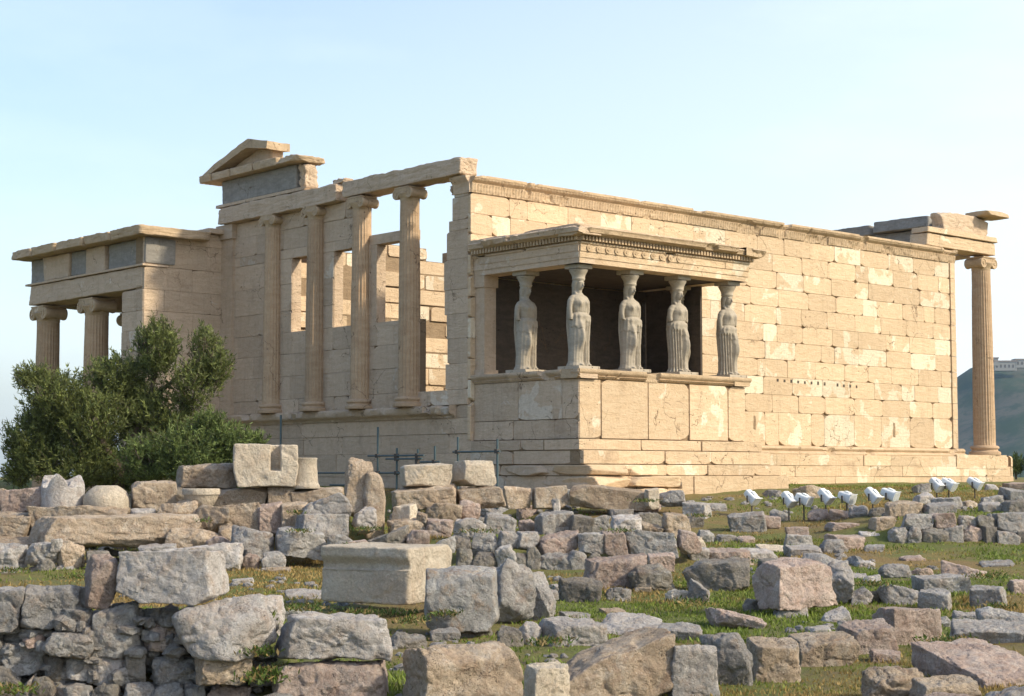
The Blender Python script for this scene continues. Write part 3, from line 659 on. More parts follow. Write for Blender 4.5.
def caryatid_mesh(sgn, seed):
    V = []; F = []; n = 120; rings = []
    zs = np.linspace(0, 1.60, 92)
    kx = [0, .1, .45, .80, .98, 1.10, 1.20, 1.30, 1.42, 1.50, 1.56, 1.60]
    hx = np.interp(zs, kx, [.282, .272, .262, .272, .268, .235, .205, .212, .232, .235, .17, .085])
    hy = np.interp(zs, kx, [.215, .20, .19, .195, .195, .18, .165, .175, .185, .15, .12, .09])
    ox = np.interp(zs, kx, [.0, 0, .01, .03, .042, .030, .012, 0, -.012, -.014, -.008, 0])*sgn
    for i, z in enumerate(zs):
        th = np.linspace(0, 2*math.pi, n, endpoint=False); c, s_ = np.cos(th), np.sin(th)
        x = hx[i]*np.sign(c)*np.abs(c)**.85; y = hy[i]*np.sign(s_)*np.abs(s_)**.85
        front = np.clip(-s_, 0, 1)
        # standing leg: deep vertical pleats; free leg: thigh and knee press through the cloth
        leg = sgn*c
        skirt = 1-sstep(z, .92, 1.02)
        pleat = (.5-.5*np.cos(th*18+.6*np.sin(3*th)))*.068*(sstep(leg, -.35, .05)*.9+.10)
        free = np.exp(-((leg+.42)/.33)**2)*front
        knee = .125*math.exp(-((z-.60)/.22)**2)+.035*math.exp(-((z-.85)/.2)**2)-.02*math.exp(-((z-.25)/.18)**2)
        r = np.ones(n)
        dx = -pleat*c*skirt; dy = -pleat*s_*skirt
        dy = dy-free*knee*skirt
        # overfold: swinging hem and pouch at the hips
        hem = .90+.06*np.cos(2*th)+.09*sgn*c+.02*np.sin(th*9+seed)
        over = sstep(z-hem, -.012, .012)*(1-sstep(z, 1.12, 1.17)); pk = .014*(.5-.5*np.cos(th*13+1.3+2*np.sin(2*th)))
        dx = dx+over*c*(.022-pk*.9); dy = dy+over*s_*(.026-pk*1.2)
        pouch = .016*math.exp(-((z-1.10)/.045)**2); dx = dx+pouch*c; dy = dy+pouch*s_
        belt = -.018*math.exp(-((z-1.18)/.02)**2); dx += belt*c; dy += belt*s_
        bust = front*(.055*np.exp(-((c-.42)/.25)**2)+.055*np.exp(-((c+.42)/.25)**2))*math.exp(-((z-1.38)/.075)**2); dy = dy-bust
        top = sstep(z, 1.2, 1.26)*(1-sstep(z, 1.45, 1.55)); vf = .005*(.5-.5*np.cos(c*26))*front; dy = dy+top*vf
        flare = .03*(1-sstep(z, 0, .10)); dx += flare*c; dy += flare*s_
        if z < .06: pass
        rings.append(np.stack([ox[i]+x+dx, y+dy, np.full(n, z)], -1))
    lobe(V, F, rings)
    # shoulders and broken upper arms
    rz_ = random.Random(seed)
    for s, ln in ((-1, rz_.uniform(1.0, 1.19)), (1, rz_.uniform(1.0, 1.19))):
        loft(V, F, [(s*.16, .0, 1.50, .08, .09), (s*.215, .0, 1.485, .07, .08), (s*.262, .0, 1.43, .066, .075), (s*.282, .005, 1.34, .058, .068), (s*.282, .0, 1.22, .052, .06), (s*.262, -.005, ln, .047, .055)], 16)
    # mantle falling behind the shoulders
    loft(V, F, [(0, .13, .35, .20, .05), (0, .15, .9, .25, .05), (0, .14, 1.3, .24, .06), (0, .10, 1.5, .16, .06)], 20)
    # neck, head, hair
    loft(V, F, [(0, .01, 1.50, .12, .10), (0, .0, 1.58, .075, .08), (0, -.005, 1.66, .065, .07), (0, -.01, 1.74, .068, .075)], 20)
    loft(V, F, [(0, -.035, 1.675, .035, .04), (0, -.035, 1.70, .065, .075), (0, -.02, 1.76, .085, .105), (0, -.01, 1.83, .094, .115), (0, .0, 1.90, .09, .11), (0, .0, 1.96, .07, .09)], 24)
    loft(V, F, [(0, -.118, 1.845, .010, .012), (0, -.138, 1.80, .014, .016), (0, -.150, 1.772, .018, .018), (0, -.125, 1.76, .012, .012)], 10)   # nose
    loft(V, F, [(-.03, -.118, 1.738, .008, .008), (0, -.13, 1.738, .012, .012), (.03, -.118, 1.738, .008, .008)], 8)                          # lips
    for s in (-1, 1):
        loft(V, F, [(s*.018, -.105, 1.85, .012, .010), (s*.045, -.108, 1.855, .013, .010), (s*.075, -.085, 1.845, .012, .01)], 8)             # brow
        loft(V, F, [(s*.07, .0, 1.90, .045, .07), (s*.092, .02, 1.84, .035, .06), (s*.09, .04, 1.76, .032, .05), (s*.07, .05, 1.66, .032, .04), (s*.105, -.04, 1.56, .026, .028), (s*.11, -.115, 1.46, .02, .02)], 12)  # curls and locks
    loft(V, F, [(0, .07, 1.92, .08, .06), (0, .10, 1.82, .085, .06), (0, .11, 1.70, .07, .05), (0, .125, 1.56, .085, .045), (0, .15, 1.40, .08, .04), (0, .165, 1.25, .05, .035)], 18)   # thick plait behind
    # feet
    for s in (-.12, .12): loft(V, F, [(s, .0, .035, .05, .035), (s, -.12, .035, .05, .035), (s, -.22, .03, .045, .025), (s, -.27, .02, .035, .015)], 12)
    V = [((v[0]*hs_(v[2]), v[1]*hs_(v[2])-.0, v[2]) if v[2] > 1.56 else v) for v in V]
    me = bpy.data.meshes.new('caryatid'); me.from_pydata([tuple(map(float, v)) for v in V], [], F); o = bpy.data.objects.new('tmp', me); COL.objects.link(o)
    md = o.modifiers.new('r', 'REMESH'); md.mode = 'VOXEL'; md.voxel_size = .0105; md.use_smooth_shade = True
    sm = o.modifiers.new('s', 'SMOOTH'); sm.iterations = 1; sm.factor = .4
    dg = bpy.context.evaluated_depsgraph_get(); out = bpy.data.meshes.new_from_object(o.evaluated_get(dg)); bpy.data.objects.remove(o)
    co_ = np.zeros(len(out.vertices)*3); out.vertices.foreach_get('co', co_); co_ = co_.reshape(-1, 3)
    co_ += (fbm(co_+seed, 9, 3, seed)*.006)[:, None]; out.vertices.foreach_set('co', co_.ravel()); out.update()
    if not out.materials: out.materials.append(MAT['statue'])
    return out
cm = [caryatid_mesh(1, 1), caryatid_mesh(-1, 2), caryatid_mesh(1, 5), caryatid_mesh(-1, 8)]
for k, (x, y, mi) in enumerate(((.44, -3.28, 0), (2.13, -3.28, 2), (3.78, -3.28, 1), (5.60, -3.28, 3), (.44, -1.50, 2), (5.40, -1.83, 1))):
    o = bpy.data.objects.new('caryatid_statue', cm[mi]); COL.objects.link(o); o.location = (x, y, 1.82); o.parent = T; o.scale = (.98, 1.02, 1.035)
    MB().box(-.34, .34, -.34, .34, -.072, -.004, (.6, .5, .5)).build('plinth', MAT['statue'], o)
    c = lathe('capital', [(.125, 1.88), (.145, 1.91), (.155, 1.93), (.145, 1.95), (.155, 2.0), (.18, 2.05), (.21, 2.10), (.22, 2.13), (.20, 2.15), (.0, 2.151)], 'statue', o, (0, 0, 0), 30)
    MB().box(-.225, .225, -.225, .225, 2.152, 2.24, (.5, .4, .5)).build('abacus', MAT['statue'], c)

# ---- north wall, cross walls, floor
nr = [-2.2, -1.4, -.7, 0, .55, 1.1, 1.65, 2.2, 2.75, 3.25, 3.75, 4.25, 4.75, 5.25, 5.75, 6.2, 6.6]
def next_(k):
    top = [(0.6, 20.4)]
    if k == 15: return [(5.2, 7.6), (8.7, 20.4)]
    if k == 14: return [(.6, 2.1), (3.0, 20.4)]
    return top
ashlar('north_wall', (0, 11.0, 0), (1, 0, 0), (0, -1, 0), nr, next_, mat='wall', seed=77, blen=(.8, 1.9), chips=1.6, pnew=.35, core=.6, gap=.05, bulge=.07)
MB().box(.6, 20.4, .62, 10.4, -2.6, -1.9, (.4, .3, .5)).build('cella_floor', MAT['wall'], T)
# ---- east porch
for k in range(6):
    fluted(6.56, .36, .305, 'column', T, 'tall_corner_column' if k == 0 else 'fluted_column', True, 24, (22.55, .22+k*2.12, .0), 0 if k == 0 else math.pi/2, .85, 30+k)
MB().box(20.2, 23.1, -.25, 11.5, -.45, -.004, (.5, .3, .5)).build('east_platform', MAT['wall'], T)
ashlar('east_step', (23.56, 0, 0), (0, 1, 0), (1, 0, 0), [-1.2, -.8, -.4, -.02], lambda k: [(-.19, 11.5)], mat='wall', seed=88, blen=(1.3, 2), core=.8, cin=(.3, .01))
slab(None, 'east_architrave', 18.95, 22.95, -.12, .55, 6.62, 7.05, 'wall', T, 81, 2., 30)
slab(None, 'east_architrave', 19.0, 23.05, -.17, .55, 7.055, 7.24, 'wall', T, 82, 2., 30)
slab(None, 'east_architrave', 22.1, 22.95, .58, 11.6, 6.60, 7.22, 'face', T, 83, 1., 30)
slab(None, 'frieze_panel', 20.1, 22.85, .0, .60, 7.245, 7.86, 'face', T, 84, 1.0, 26, 'b')
slab(None, 'frieze_panel', 22.15, 22.85, .64, 7.0, 7.225, 7.72, 'blue', T, 85, 2., 26)
slab(None, 'cornice_block', 22.0, 23.25, -.50, .5, 7.865, 8.05, 'carved', T, 86, 1.0, 18, 'b')
for k, (y0, y1) in enumerate(((1.75, 4.1), (4.12, 6.3), (6.32, 7.6))): slab(None, 'cornice_block', 21.85, 23.1, y0, y1, 7.725-.05*k, 8.12-.08*k, 'blue', T, 87+k, 3., 18)
slab(None, 'block_on_architrave', 22.0, 22.9, .65, 1.7, 7.73, 7.9, 'blue', T, 95, 4., 12)

# ---- north porch
NX = -2.62
ashlar('north_porch_wall', (NX, 11.0, 0), (1, 0, 0), (0, -1, 0), [-3.2, -2.4, -1.6, -.9, -.3, .35, 1.0, 1.6, 2.25, 2.8, 3.4, 3.95, 4.55, 5.2, 5.9, 6.28], lambda k: [(0.02, 2.55)], mat='face', seed=52, blen=(1.1, 1.6), chips=.4, core=.5, pnew=.1)
ashlar('north_porch_wall', (NX, 11.0, 0), (0, 1, 0), (-1, 0, 0), [-3.2, -2.4, -1.6, -.9, -.3, .35, 1.0, 1.6, 2.25, 2.8, 3.4, 3.95, 4.55], lambda k: [(0.02, 1.2)], mat='face', seed=53, blen=(1.3, 1.6), chips=.3, core=.5, pnew=.1)
MB().box(NX+.6, NX+1.1, 11.5, 12.15, -3.2, 4.5).build('porch_wall_core', MAT['core'], T)
for k, (x, y) in enumerate(((NX+.42, 17.55), (NX+.42, 14.45), (NX+3.5, 17.55), (NX+6.6, 17.55), (NX+9.7, 17.55))):
    fluted(7.5, .40, .345, 'column', T, 'porch_column', True, 24, (x, y, -2.95), math.pi/2 if k < 2 else 0, .85, 60+k)
slab(None, 'porch_architrave', NX-.02, NX+.75, 11.0, 18.15, 4.57, 5.20, 'face', T, 101, 2., 34)
slab(None, 'porch_architrave', NX+.77, NX+11, 17.2, 18.15, 4.57, 5.20, 'face', T, 102, 2., 34)
MB().box(NX-.06, NX+.75, 10.96, 18.2, 5.205, 5.26, (.6, .3, .5)).build('architrave_crown', MAT['face'], T)
ys = [11.0, 11.02+2.0, 13.3, 14.5, 15.5, 17.2, 18.15]
for k in range(1, 6):
    slab(None, 'frieze_panel', NX+.02+.07*(k % 2), NX+.6, ys[k]+.005 if k > 1 else 11.03, ys[k+1]-.005, 5.265, 6.02, 'blue' if k not in (2, 4) else 'face', T, 110+k, 1.5, 18)
slab(None, 'frieze_panel', NX+.02, NX+1.0, 10.955, 11.02, 5.262, 6.02, 'blue', T, 119, .3, 12)
for k, (y0, y1) in enumerate(((10.6, 12.4), (12.41, 13.9), (13.91, 15.6), (15.61, 17.2), (17.21, 18.55))):
    slab(None, 'cornice_block', NX-.42, NX+2.0, y0, y1, 6.025, 6.30, 'carved', T, 120+k, 5., 18)
slab(None, 'porch_roof', NX+.8, NX+11, 11.7, 18.3, 6.03, 6.33, 'face', T, 126, 2., 20)
slab(None, 'cornice_block', NX+1.95, NX+2.66, 10.75, 11.65, 6.285, 6.44, 'face', T, 127, 3., 14)
MB().box(NX-.5, NX+11, 11.3, 18.6, -3.6, -2.95, (.4, .3, .5)).build('porch_floor', MAT['face'], T)
#@@PART2
# ------------------------------------------------------------------ stones of the field
CNAME = dict(grey='grey', dark='dark brown-grey', pink='pinkish', tan='tan pitted', cream='cream', pale='whitish')
KNAME = dict(b=('stone_block', 'block', 'stone block'), s=('stone_slab', 'slab', 'stone slab'), r=('boulder', 'boulder', 'boulder'), w=('broken_stone', 'wedge-shaped stone', 'broken stone'), c=('cut_block', 'cut block', 'stone block'))
ORD = ['first', 'second', 'third', 'fourth', 'fifth', 'sixth', 'seventh', 'eighth', 'ninth', 'tenth', 'eleventh', 'twelfth', 'thirteenth', 'fourteenth', 'fifteenth', 'sixteenth', 'seventeenth', 'eighteenth', 'nineteenth', 'twentieth']
seedc = [100]; LABELS = set()
def put(x0, x1, yt, yb, kind, mat, a=0., q=.8, s=None, label=None, group=None, mod=None, sink=.05, n=None, tilt=(0, 0), seed=None, rough=1., name=None):
    seedc[0] += 1; sd = seed if seed is not None else seedc[0]; xc = (x0+x1)/2
    if s is None:
        s = ground_s(xc, min(yb, 705))
        if x1-x0 < 60 and (yb-yt)/(x1-x0) > .55 and kind in 'br': yt += (yb-yt)*.16; x0 -= 2; x1 += 2
    ar = R(a); Wd = (x1-x0)*s/FPX; L = Wd/(abs(math.cos(ar))+q*abs(math.sin(ar))); W = L*q
    if W < .16: W = .16
    W = min(W, 1.6)
    D = L*abs(math.sin(ar))+W*abs(math.cos(ar))
    s2 = s+D*.5; L *= s2/s*.99+.02
    if kind == 'r' and sink < .1: sink += .03
    top = at(xc, yt, s+D*.75 if yt > 474 else s+.1*D); bot = at(xc, yb, s); c = at(xc, yb, s2)
    pt = abs(tilt[0]) if tilt[0] > 0 else 0
    z1 = top[2]; z0 = bot[2]-sink; z1 -= min(D*math.sin(pt)*.6, (z1-z0)*.35); gz_ = float(terrain(c[0], c[1]))
    if sink >= .04 and -.02 < z0-gz_+.04 < .13: z0 = gz_-.06
    H = max(z1-z0, .09)
    px = x1-x0; n = n or (64 if px > 100 else 46 if px > 55 else 30 if px > 28 else 18)
    o = stone(name or KNAME[kind][0], (c[0], c[1], z0+H/2), L, W, H, kind, mat, sd, YAW-math.pi/2+ar, n, None, tilt, rough, mod)
    if label:
        if label in LABELS: print('DUP', label)
        LABELS.add(label)
    tag(o, label, KNAME[kind][2], group); return o
def row(phrase, group, items, s=None, **kw):
    items = sorted(items, key=lambda i: i[0]+i[1])
    for k, it in enumerate(items):
        x0, x1, yt, yb, kind, mat = it[:6]; jj = random.Random(int(x0*7+yb)); a = it[6] if len(it) > 6 and it[6] else jj.uniform(-12, 26); q = it[7] if len(it) > 7 else .7; ss = it[8] if len(it) > 8 else s
        lab = it[9] if len(it) > 9 else f"{CNAME[mat]} {KNAME[kind][1]}, {'leftmost' if k == 0 else 'rightmost' if k == len(items)-1 else ORD[k]+' from left,'} {phrase}"
        put(x0, x1, yt, yb, kind, mat, a, q, ss, lab, group, tilt=(R(jj.uniform(*{'b': (1, 9), 's': (4, 14), 'r': (-4, 10), 'w': (4, 12), 'c': (0, 2)}[kind]) if s is None else jj.uniform(-3, 6)), R(jj.uniform(-5, 5))), **kw)
# rough wall at the lower left
row("in the top course of the lower left wall", 'stones of the lower left rubble wall', [
    (-34, 27, 586, 630, 'b', 'grey', 4, .8), (21, 86, 585, 626, 'b', 'grey', 8, .8), (93, 143, 601, 651, 'b', 'grey', 3, .8),
    (137, 184, 602, 656, 'w', 'pink', 38, 1.0), (221, 286, 595, 640, 'b', 'pale', 10, .7, 13.7)], s=13.0, sink=.03)
put(172, 280, 598, 652, 'r', 'pale', 12, .62, 12.7, 'large rounded whitish boulder with a rusty patch, on top of the lower left wall', 'stones of the lower left rubble wall', rough=.6)
put(79, 124, 553, 602, 'r', 'pink', 20, .9, 13.0, 'rounded pinkish block standing against the big pale block on the lower left wall', 'stones of the lower left rubble wall', rough=.7)
put(114, 227, 549, 602, 'b', 'pale', -6, .55, 12.9, 'big oblong whitish block, highest stone on the lower left rubble wall', 'stones of the lower left rubble wall', sink=.01, rough=.7)
row("in the middle of the lower left wall", 'stones of the lower left rubble wall', [
    (61, 96, 607, 634, 'r', 'grey'), (20, 46, 628, 646, 'w', 'pink', 15), (43, 97, 630, 657, 'r', 'grey', 8, .6, 12.85),
    (2, 48, 640, 673, 'r', 'grey', 6), (43, 66, 654, 676, 'r', 'dark'), (65, 98, 656, 679, 'r', 'pale', 10), (89, 129, 650, 682, 'r', 'pale', -8), (124, 146, 651, 680, 'b', 'dark', 10),
    (-20, 6, 632, 668, 'r', 'dark'), (149, 206, 650, 687, 'r', 'grey', 8), (193, 252, 646, 687, 'b', 'tan', 22, .7, 12.75)], s=13.0, sink=.02)
row("at the foot of the lower left wall", 'stones of the lower left rubble wall', [
    (-12, 20, 668, 702, 'r', 'dark'), (16, 36, 673, 702, 'w', 'grey', -10), (30, 58, 673, 702, 'r', 'dark'), (56, 93, 681, 706, 'r', 'grey'), (90, 122, 678, 706, 'r', 'dark'), (120, 158, 680, 706, 'r', 'grey', 12),
    (150, 186, 681, 706, 'r', 'grey'), (183, 206, 684, 706, 'b', 'grey'), (202, 248, 683, 708, 'r', 'pink', 8), (246, 272, 658, 700, 'r', 'tan', 0, .8, 13.2)], s=12.9, sink=.1)
# earth and small fill behind the lower wall is made further down
# pair of stacked stones and the foreground kerb
put(267, 393, 659, 708, 'b', 'pink', 10, .6, 12.75, 'rough pinkish block under the flat rounded stone at the bottom of the picture', 'stones of the foreground kerb', sink=.1)
put(279, 397, 613, 664, 's', 'pale', 6, .75, 12.8, 'thick flat rounded whitish stone resting on a pinkish block in the foreground', 'stones of the foreground kerb', sink=.0, n=48)
put(392, 524, 640, 706, 'b', 'tan', 33, .75, 12.55, 'long tan pitted block with a lit right face at the bottom centre', 'stones of the foreground kerb', n=48, sink=.1)
put(520, 574, 663, 706, 'b', 'cream', 30, .8, 12.3, 'small cream block with a pale top beside the biggest foreground boulder', 'stones of the foreground kerb', sink=.1)
put(541, 672, 627, 704, 'w', 'tan', 14, .7, 12.95, 'biggest tan boulder of the foreground, its top sloping down to the left', 'stones of the foreground kerb', n=52, sink=.1, rough=.8)
row("in the kerb right of the biggest boulder", 'stones of the foreground kerb', [
    (665, 719, 638, 694, 'b', 'pale', 8, .8, 13.2), (702, 754, 627, 682, 'r', 'grey', -8, .8, 13.9), (745, 802, 636, 679, 'b', 'tan', 10, .8, 14.3),
    (788, 854, 632, 667, 'b', 'tan', 12, .7, 15.2), (838, 897, 620, 656, 'b', 'pink', 14, .8, 16.0), (872, 946, 604, 648, 'b', 'pink', 30, .5, 16.7)], sink=.07)
row('in the lower right corner', 'stones of the lower right corner', [
    (915, 1050, 633, 690, 's', 'pink', 24, 1.2, 13.9), (849, 934, 662, 706, 'r', 'tan', 22, .7, 13.0), (905, 986, 670, 697, 's', 'tan', 20, .5, 12.8), (976, 1034, 676, 704, 'w', 'grey', -14, .7, 12.5),
    (922, 994, 688, 712, 's', 'pink', 5, .6, 12.1), (948, 1034, 617, 642, 's', 'grey', -12, .5, 17.0), (972, 1034, 603, 626, 'r', 'grey', -14, .6, 18.3)], sink=.1)
row("in the grass behind the foreground kerb", 'low stones in the grass', [
    (390, 426, 624, 652, 'r', 'dark', 0, .8), (428, 461, 625, 641, 's', 'grey'), (496, 522, 621, 648, 'r', 'dark', 10), (518, 542, 619, 646, 'r', 'pale'), (538, 608, 616, 648, 's', 'pale', 20, .8),
    (596, 664, 612, 637, 's', 'pale', 4, .8), (656, 704, 620, 642, 's', 'grey', -6, .8), (703, 774, 600, 630, 'w', 'pink', 168, .7), (820, 852, 611, 624, 'r', 'pale'), (284, 323, 588, 600, 's', 'pale', 4, .8), (282, 306, 606, 620, 's', 'grey')])
# --- middle ground
def moulded(V):
    x, y, z = V[:, 0], V[:, 1], V[:, 2]; H = z.max()-z.min(); zz = (z-z.min())/H
    cut = sstep(zz, .56, .62)*(1-sstep(zz, .66, .84)); fy = sstep(-y, .25, .5); V = V.copy()
    V[:, 1] += .07*cut*fy; V[:, 1] += .03*(zz < .58)*fy
    return V
put(318, 453, 543, 602, 'c', 'cream', -27, .9, 19.4, 'big cut marble block with a carved moulding under its top, in the grass', None, moulded, .05, 60, rough=1.6, name='moulded_block')
put(423, 498, 567, 630, 'b', 'stained', 4, .6, 17.6, 'squarish grey block with rusty stains standing in front of the moulded block', None, None, .02, 44, rough=.7)
put(489, 538, 565, 619, 'r', 'grey', 6, .8, 18.7, 'tall grey boulder directly right of the squarish stained block', 'boulders beside the stained block')
put(524, 558, 567, 610, 'w', 'grey', 150, .8, 19.1, 'smaller grey boulder leaning at the right end beside the stained block', 'boulders beside the stained block')
put(432, 494, 622, 640, 's', 'dark', 4, .8, 17.7, 'dark flat stone carrying the squarish stained grey block', None)
put(751, 838, 560, 612, 'b', 'pink', 28, .62, 19.3, 'big pink rugged block with a dark end, lying tilted on a stone right of centre', None, None, .0, 48, (0, R(-3)))
row('beside the big pink rugged block', 'stones round the big pink block', [
    (770, 808, 606, 623, 'r', 'grey', 0, .8, 19.3), (741, 768, 598, 618, 'r', 'dark', 0, .8, 19.9), (802, 860, 554, 593, 'r', 'grey', -20, .8, 20.8), (833, 850, 589, 603, 'r', 'dark'), (848, 872, 583, 606, 'w', 'pale', 8), (757, 806, 556, 574, 's', 'dark', 3, .5, 23.5)])
row('in the rubble at the middle right', 'stones of the middle right rubble', [
    (878, 914, 562, 580, 'r', 'grey', 4), (908, 938, 566, 579, 'r', 'pink'), (940, 991, 557, 578, 'w', 'pink', 165, .5), (861, 884, 575, 587, 'r', 'grey'), (877, 922, 577, 605, 'w', 'grey', 170, .7), (914, 967, 574, 598, 'b', 'grey', 8, .7, 22.0),
    (919, 952, 583, 611, 'b', 'grey', -20, .8), (967, 1011, 584, 608, 'b', 'grey', -22, .8), (1009, 1040, 576, 594, 'b', 'pink', 10), (855, 874, 559, 568, 's', 'pale'), (868, 884, 587, 603, 'r', 'dark')])
row("in the pile left of the big pink block", 'stones of the centre pile', [
    (683, 753, 558, 590, 'b', 'dark', -16, .5, 22.3), (686, 712, 575, 603, 'w', 'grey', 160, .8), (666, 691, 586, 602, 'r', 'cream'), (581, 649, 555, 585, 'b', 'pink', 12, .5, 22.6), (621, 681, 565, 592, 'r', 'dark', 6, .7),
    (604, 634, 587, 602, 'r', 'grey'), (560, 608, 579, 604, 'r', 'dark', -4, .7), (552, 568, 583, 592, 's', 'pale'), (647, 676, 552, 569, 'b', 'pink', 10, .6, 23.9), (634, 652, 584, 592, 's', 'tan'), (540, 562, 588, 600, 'r', 'grey')])
row('among low half-sunk stones at right centre', 'half-sunk stones at the right', [
    (806, 834, 624, 634, 's', 'pale'), (826, 852, 652, 664, 's', 'grey'), (884, 908, 588, 598, 's', 'tan'), (952, 982, 611, 620, 's', 'pale'), (772, 800, 590, 600, 's', 'tan'), (836, 868, 572, 580, 's', 'pale'), (900, 926, 555, 562, 's', 'pink'), (980, 1012, 560, 568, 's', 'grey'), (870, 900, 648, 662, 's', 'pink'), (932, 950, 598, 606, 's', 'grey'), (858, 880, 530, 538, 's', 'pale'), (720, 748, 640, 650, 's', 'grey')])
row('among low half-sunk stones at left centre', 'half-sunk stones at left centre', [
    (230, 256, 577, 585, 's', 'pale'), (262, 292, 566, 573, 's', 'tan'), (456, 486, 572, 582, 's', 'grey'), (598, 628, 606, 616, 's', 'tan'), (560, 590, 610, 619, 's', 'grey'), (352, 380, 612, 621, 's', 'tan')])
# --- centre retaining wall
row("in the lower course of the centre wall", 'stones of the centre rubble wall', [
    (538, 573, 550, 574, 'r', 'grey'), (565, 588, 550, 574, 'r', 'grey', 10), (526, 541, 545, 561, 'r', 'dark'), (528, 541, 558, 574, 'r', 'grey'), (453, 474, 548, 565, 'r', 'dark'), (472, 497, 552, 567, 'r', 'dark', 8), (494, 517, 544, 564, 'r', 'grey', -6), (512, 530, 552, 570, 'r', 'dark'),
    (434, 456, 534, 551, 'w', 'grey', 20), (586, 606, 552, 572, 'r', 'dark')], s=25.5, sink=.04)
row("in the upper course of the centre wall", 'stones of the centre rubble wall', [
    (452, 473, 536, 552, 'r', 'dark'), (469, 499, 531, 555, 'r', 'grey'), (495, 518, 529, 548, 'r', 'grey'), (514, 540, 531, 549, 'b', 'grey'), (536, 582, 531, 553, 'r', 'pink', 8), (577, 606, 532, 553, 'b', 'grey', 4), (602, 626, 531, 554, 'b', 'pink', 6), (622, 678, 531, 556, 'b', 'grey', -10, .6), (674, 702, 530, 552, 'r', 'pink')], s=25.8, sink=.02)
row("on the terrace behind the centre wall", 'stones on the centre terrace', [
    (446, 488, 516, 539, 'r', 'pale', 8, .7, 26.6), (483, 516, 512, 533, 's', 'grey', 4, .8, 28), (534, 575, 511, 533, 'b', 'grey', 18, .7, 28), (569, 593, 514, 533, 'b', 'dark', 4, .7, 28), (585, 614, 513, 531, 'r', 'grey', 0, .7, 28.4), (610, 642, 514, 534, 'b', 'pale', 6, .8, 27.5),
    (635, 666, 516, 533, 'w', 'tan', 170, .6, 28), (660, 690, 511, 534, 'b', 'tan', 14, .8, 28), (632, 664, 510, 523, 's', 'dark', 0, .7, 30), (675, 706, 529, 551, 'w', 'cream', 20, .8, 26.4), (516, 537, 518, 531, 'r', 'pink', 0, .7, 28.5)])
row("among the stones before the temple corner", 'stones below the temple corner', [
    (606, 634, 505, 517, 's', 'grey'), (630, 661, 502, 513, 's', 'pink'), (514, 547, 502, 519, 'r', 'pink', 8), (547, 574, 504, 518, 'r', 'grey'), (470, 517, 500, 518, 'r', 'grey', 4), (646, 682, 495, 508, 'b', 'grey', 6), (679, 712, 501, 519, 'b', 'grey', -18), (680, 704, 508, 529, 'w', 'dark', 14),
    (460, 480, 500, 516, 'r', 'tan'), (700, 727, 503, 512, 's', 'grey')])
put(551, 561, 499, 508, 'r', 'pale', 0, .9, 33.3, 'small white ball-like stone on top of a grey one below the temple corner', None)
row("in the low course at the temple foot", 'foundation stones at the temple foot', [
    (501, 533, 486, 501, 'b', 'tan', 12, .6), (531, 570, 486, 502, 'b', 'tan', 12, .6), (567, 648, 486, 503, 'b', 'tan', 6, .4), (645, 660, 488, 502, 'b', 'cream'), (455, 503, 486, 501, 'b', 'tan', 14, .5), (659, 690, 489, 500, 'r', 'grey')], s=35.2, sink=.15, rough=.6)
row("among flat stones in the middle grass", 'flat stones of the middle grass', [
    (705, 753, 546, 565, 's', 'pink', 6), (738, 778, 547, 561, 's', 'pale'), (784, 822, 543, 556, 's', 'pale', 8), (754, 792, 543, 551, 's', 'cream'), (689, 708, 543, 562, 'b', 'pale', 10), (822, 868, 532, 551, 'b', 'pink', 26, .6), (818, 846, 538, 550, 'r', 'grey', 0, .7, 28.3),
    (784, 812, 533, 546, 's', 'grey', 4), (786, 810, 526, 536, 'b', 'pink', 0, .8, 30.4), (715, 735, 533, 542, 's', 'grey'), (735, 757, 534, 543, 's', 'pink'), (696, 715, 527, 542, 'r', 'grey'), (864, 884, 544, 553, 's', 'grey'), (826, 858, 521, 531, 's', 'pink')])
row("in the stones below the floodlights", 'stones below the floodlights', [
    (727, 767, 512, 532, 'b', 'grey', -8), (758, 779, 512, 529, 'b', 'pink', 6), (771, 788, 508, 521, 'r', 'grey'), (806, 830, 507, 520, 'r', 'pink'), (827, 849, 508, 519, 'r', 'pink'), (792, 821, 485, 500, 'r', 'tan'), (846, 870, 505, 518, 'r', 'grey'), (884, 921, 501, 518, 'b', 'tan', 8), (872, 894, 513, 530, 'b', 'tan', 12),
    (868, 888, 504, 516, 'r', 'dark')])
row("in the right terrace wall's upper course", 'stones of the right terrace wall', [
    (903, 934, 513, 529, 'b', 'grey', 4), (930, 957, 513, 528, 'b', 'pink', 4), (955, 978, 515, 528, 'r', 'grey'), (975, 996, 514, 528, 'r', 'dark'), (992, 1036, 512, 532, 'b', 'grey', 6)], s=30.3, sink=.02)
row("in the right terrace wall's lower course", 'stones of the right terrace wall', [
    (888, 909, 526, 540, 'r', 'grey'), (906, 923, 527, 541, 'r', 'grey'), (919, 946, 526, 544, 'r', 'dark'), (943, 965, 526, 543, 'b', 'grey'), (960, 984, 525, 543, 'r', 'pink'), (980, 999, 526, 544, 'b', 'dark', 20), (995, 1019, 530, 547, 'b', 'grey', 3), (1016, 1040, 530, 548, 'b', 'dark')], s=30.2, sink=.06)
row("on the terrace at the right edge", 'stones of the upper right terrace', [
    (924, 956, 502, 514, 'b', 'grey', 4), (930, 964, 496, 510, 's', 'grey', -20), (912, 936, 492, 505, 'r', 'pale'), (960, 978, 497, 509, 'r', 'tan'), (979, 1004, 502, 513, 'b', 'grey'), (980, 1005, 495, 505, 'r', 'grey'), (1001, 1040, 487, 505, 'b', 'grey', 8), (1004, 1036, 481, 490, 's', 'pink'), (912, 932, 483, 493, 'r', 'grey'), (984, 998, 484, 491, 'r', 'pale'),
    (1000, 1036, 500, 514, 'b', 'dark', 5)])
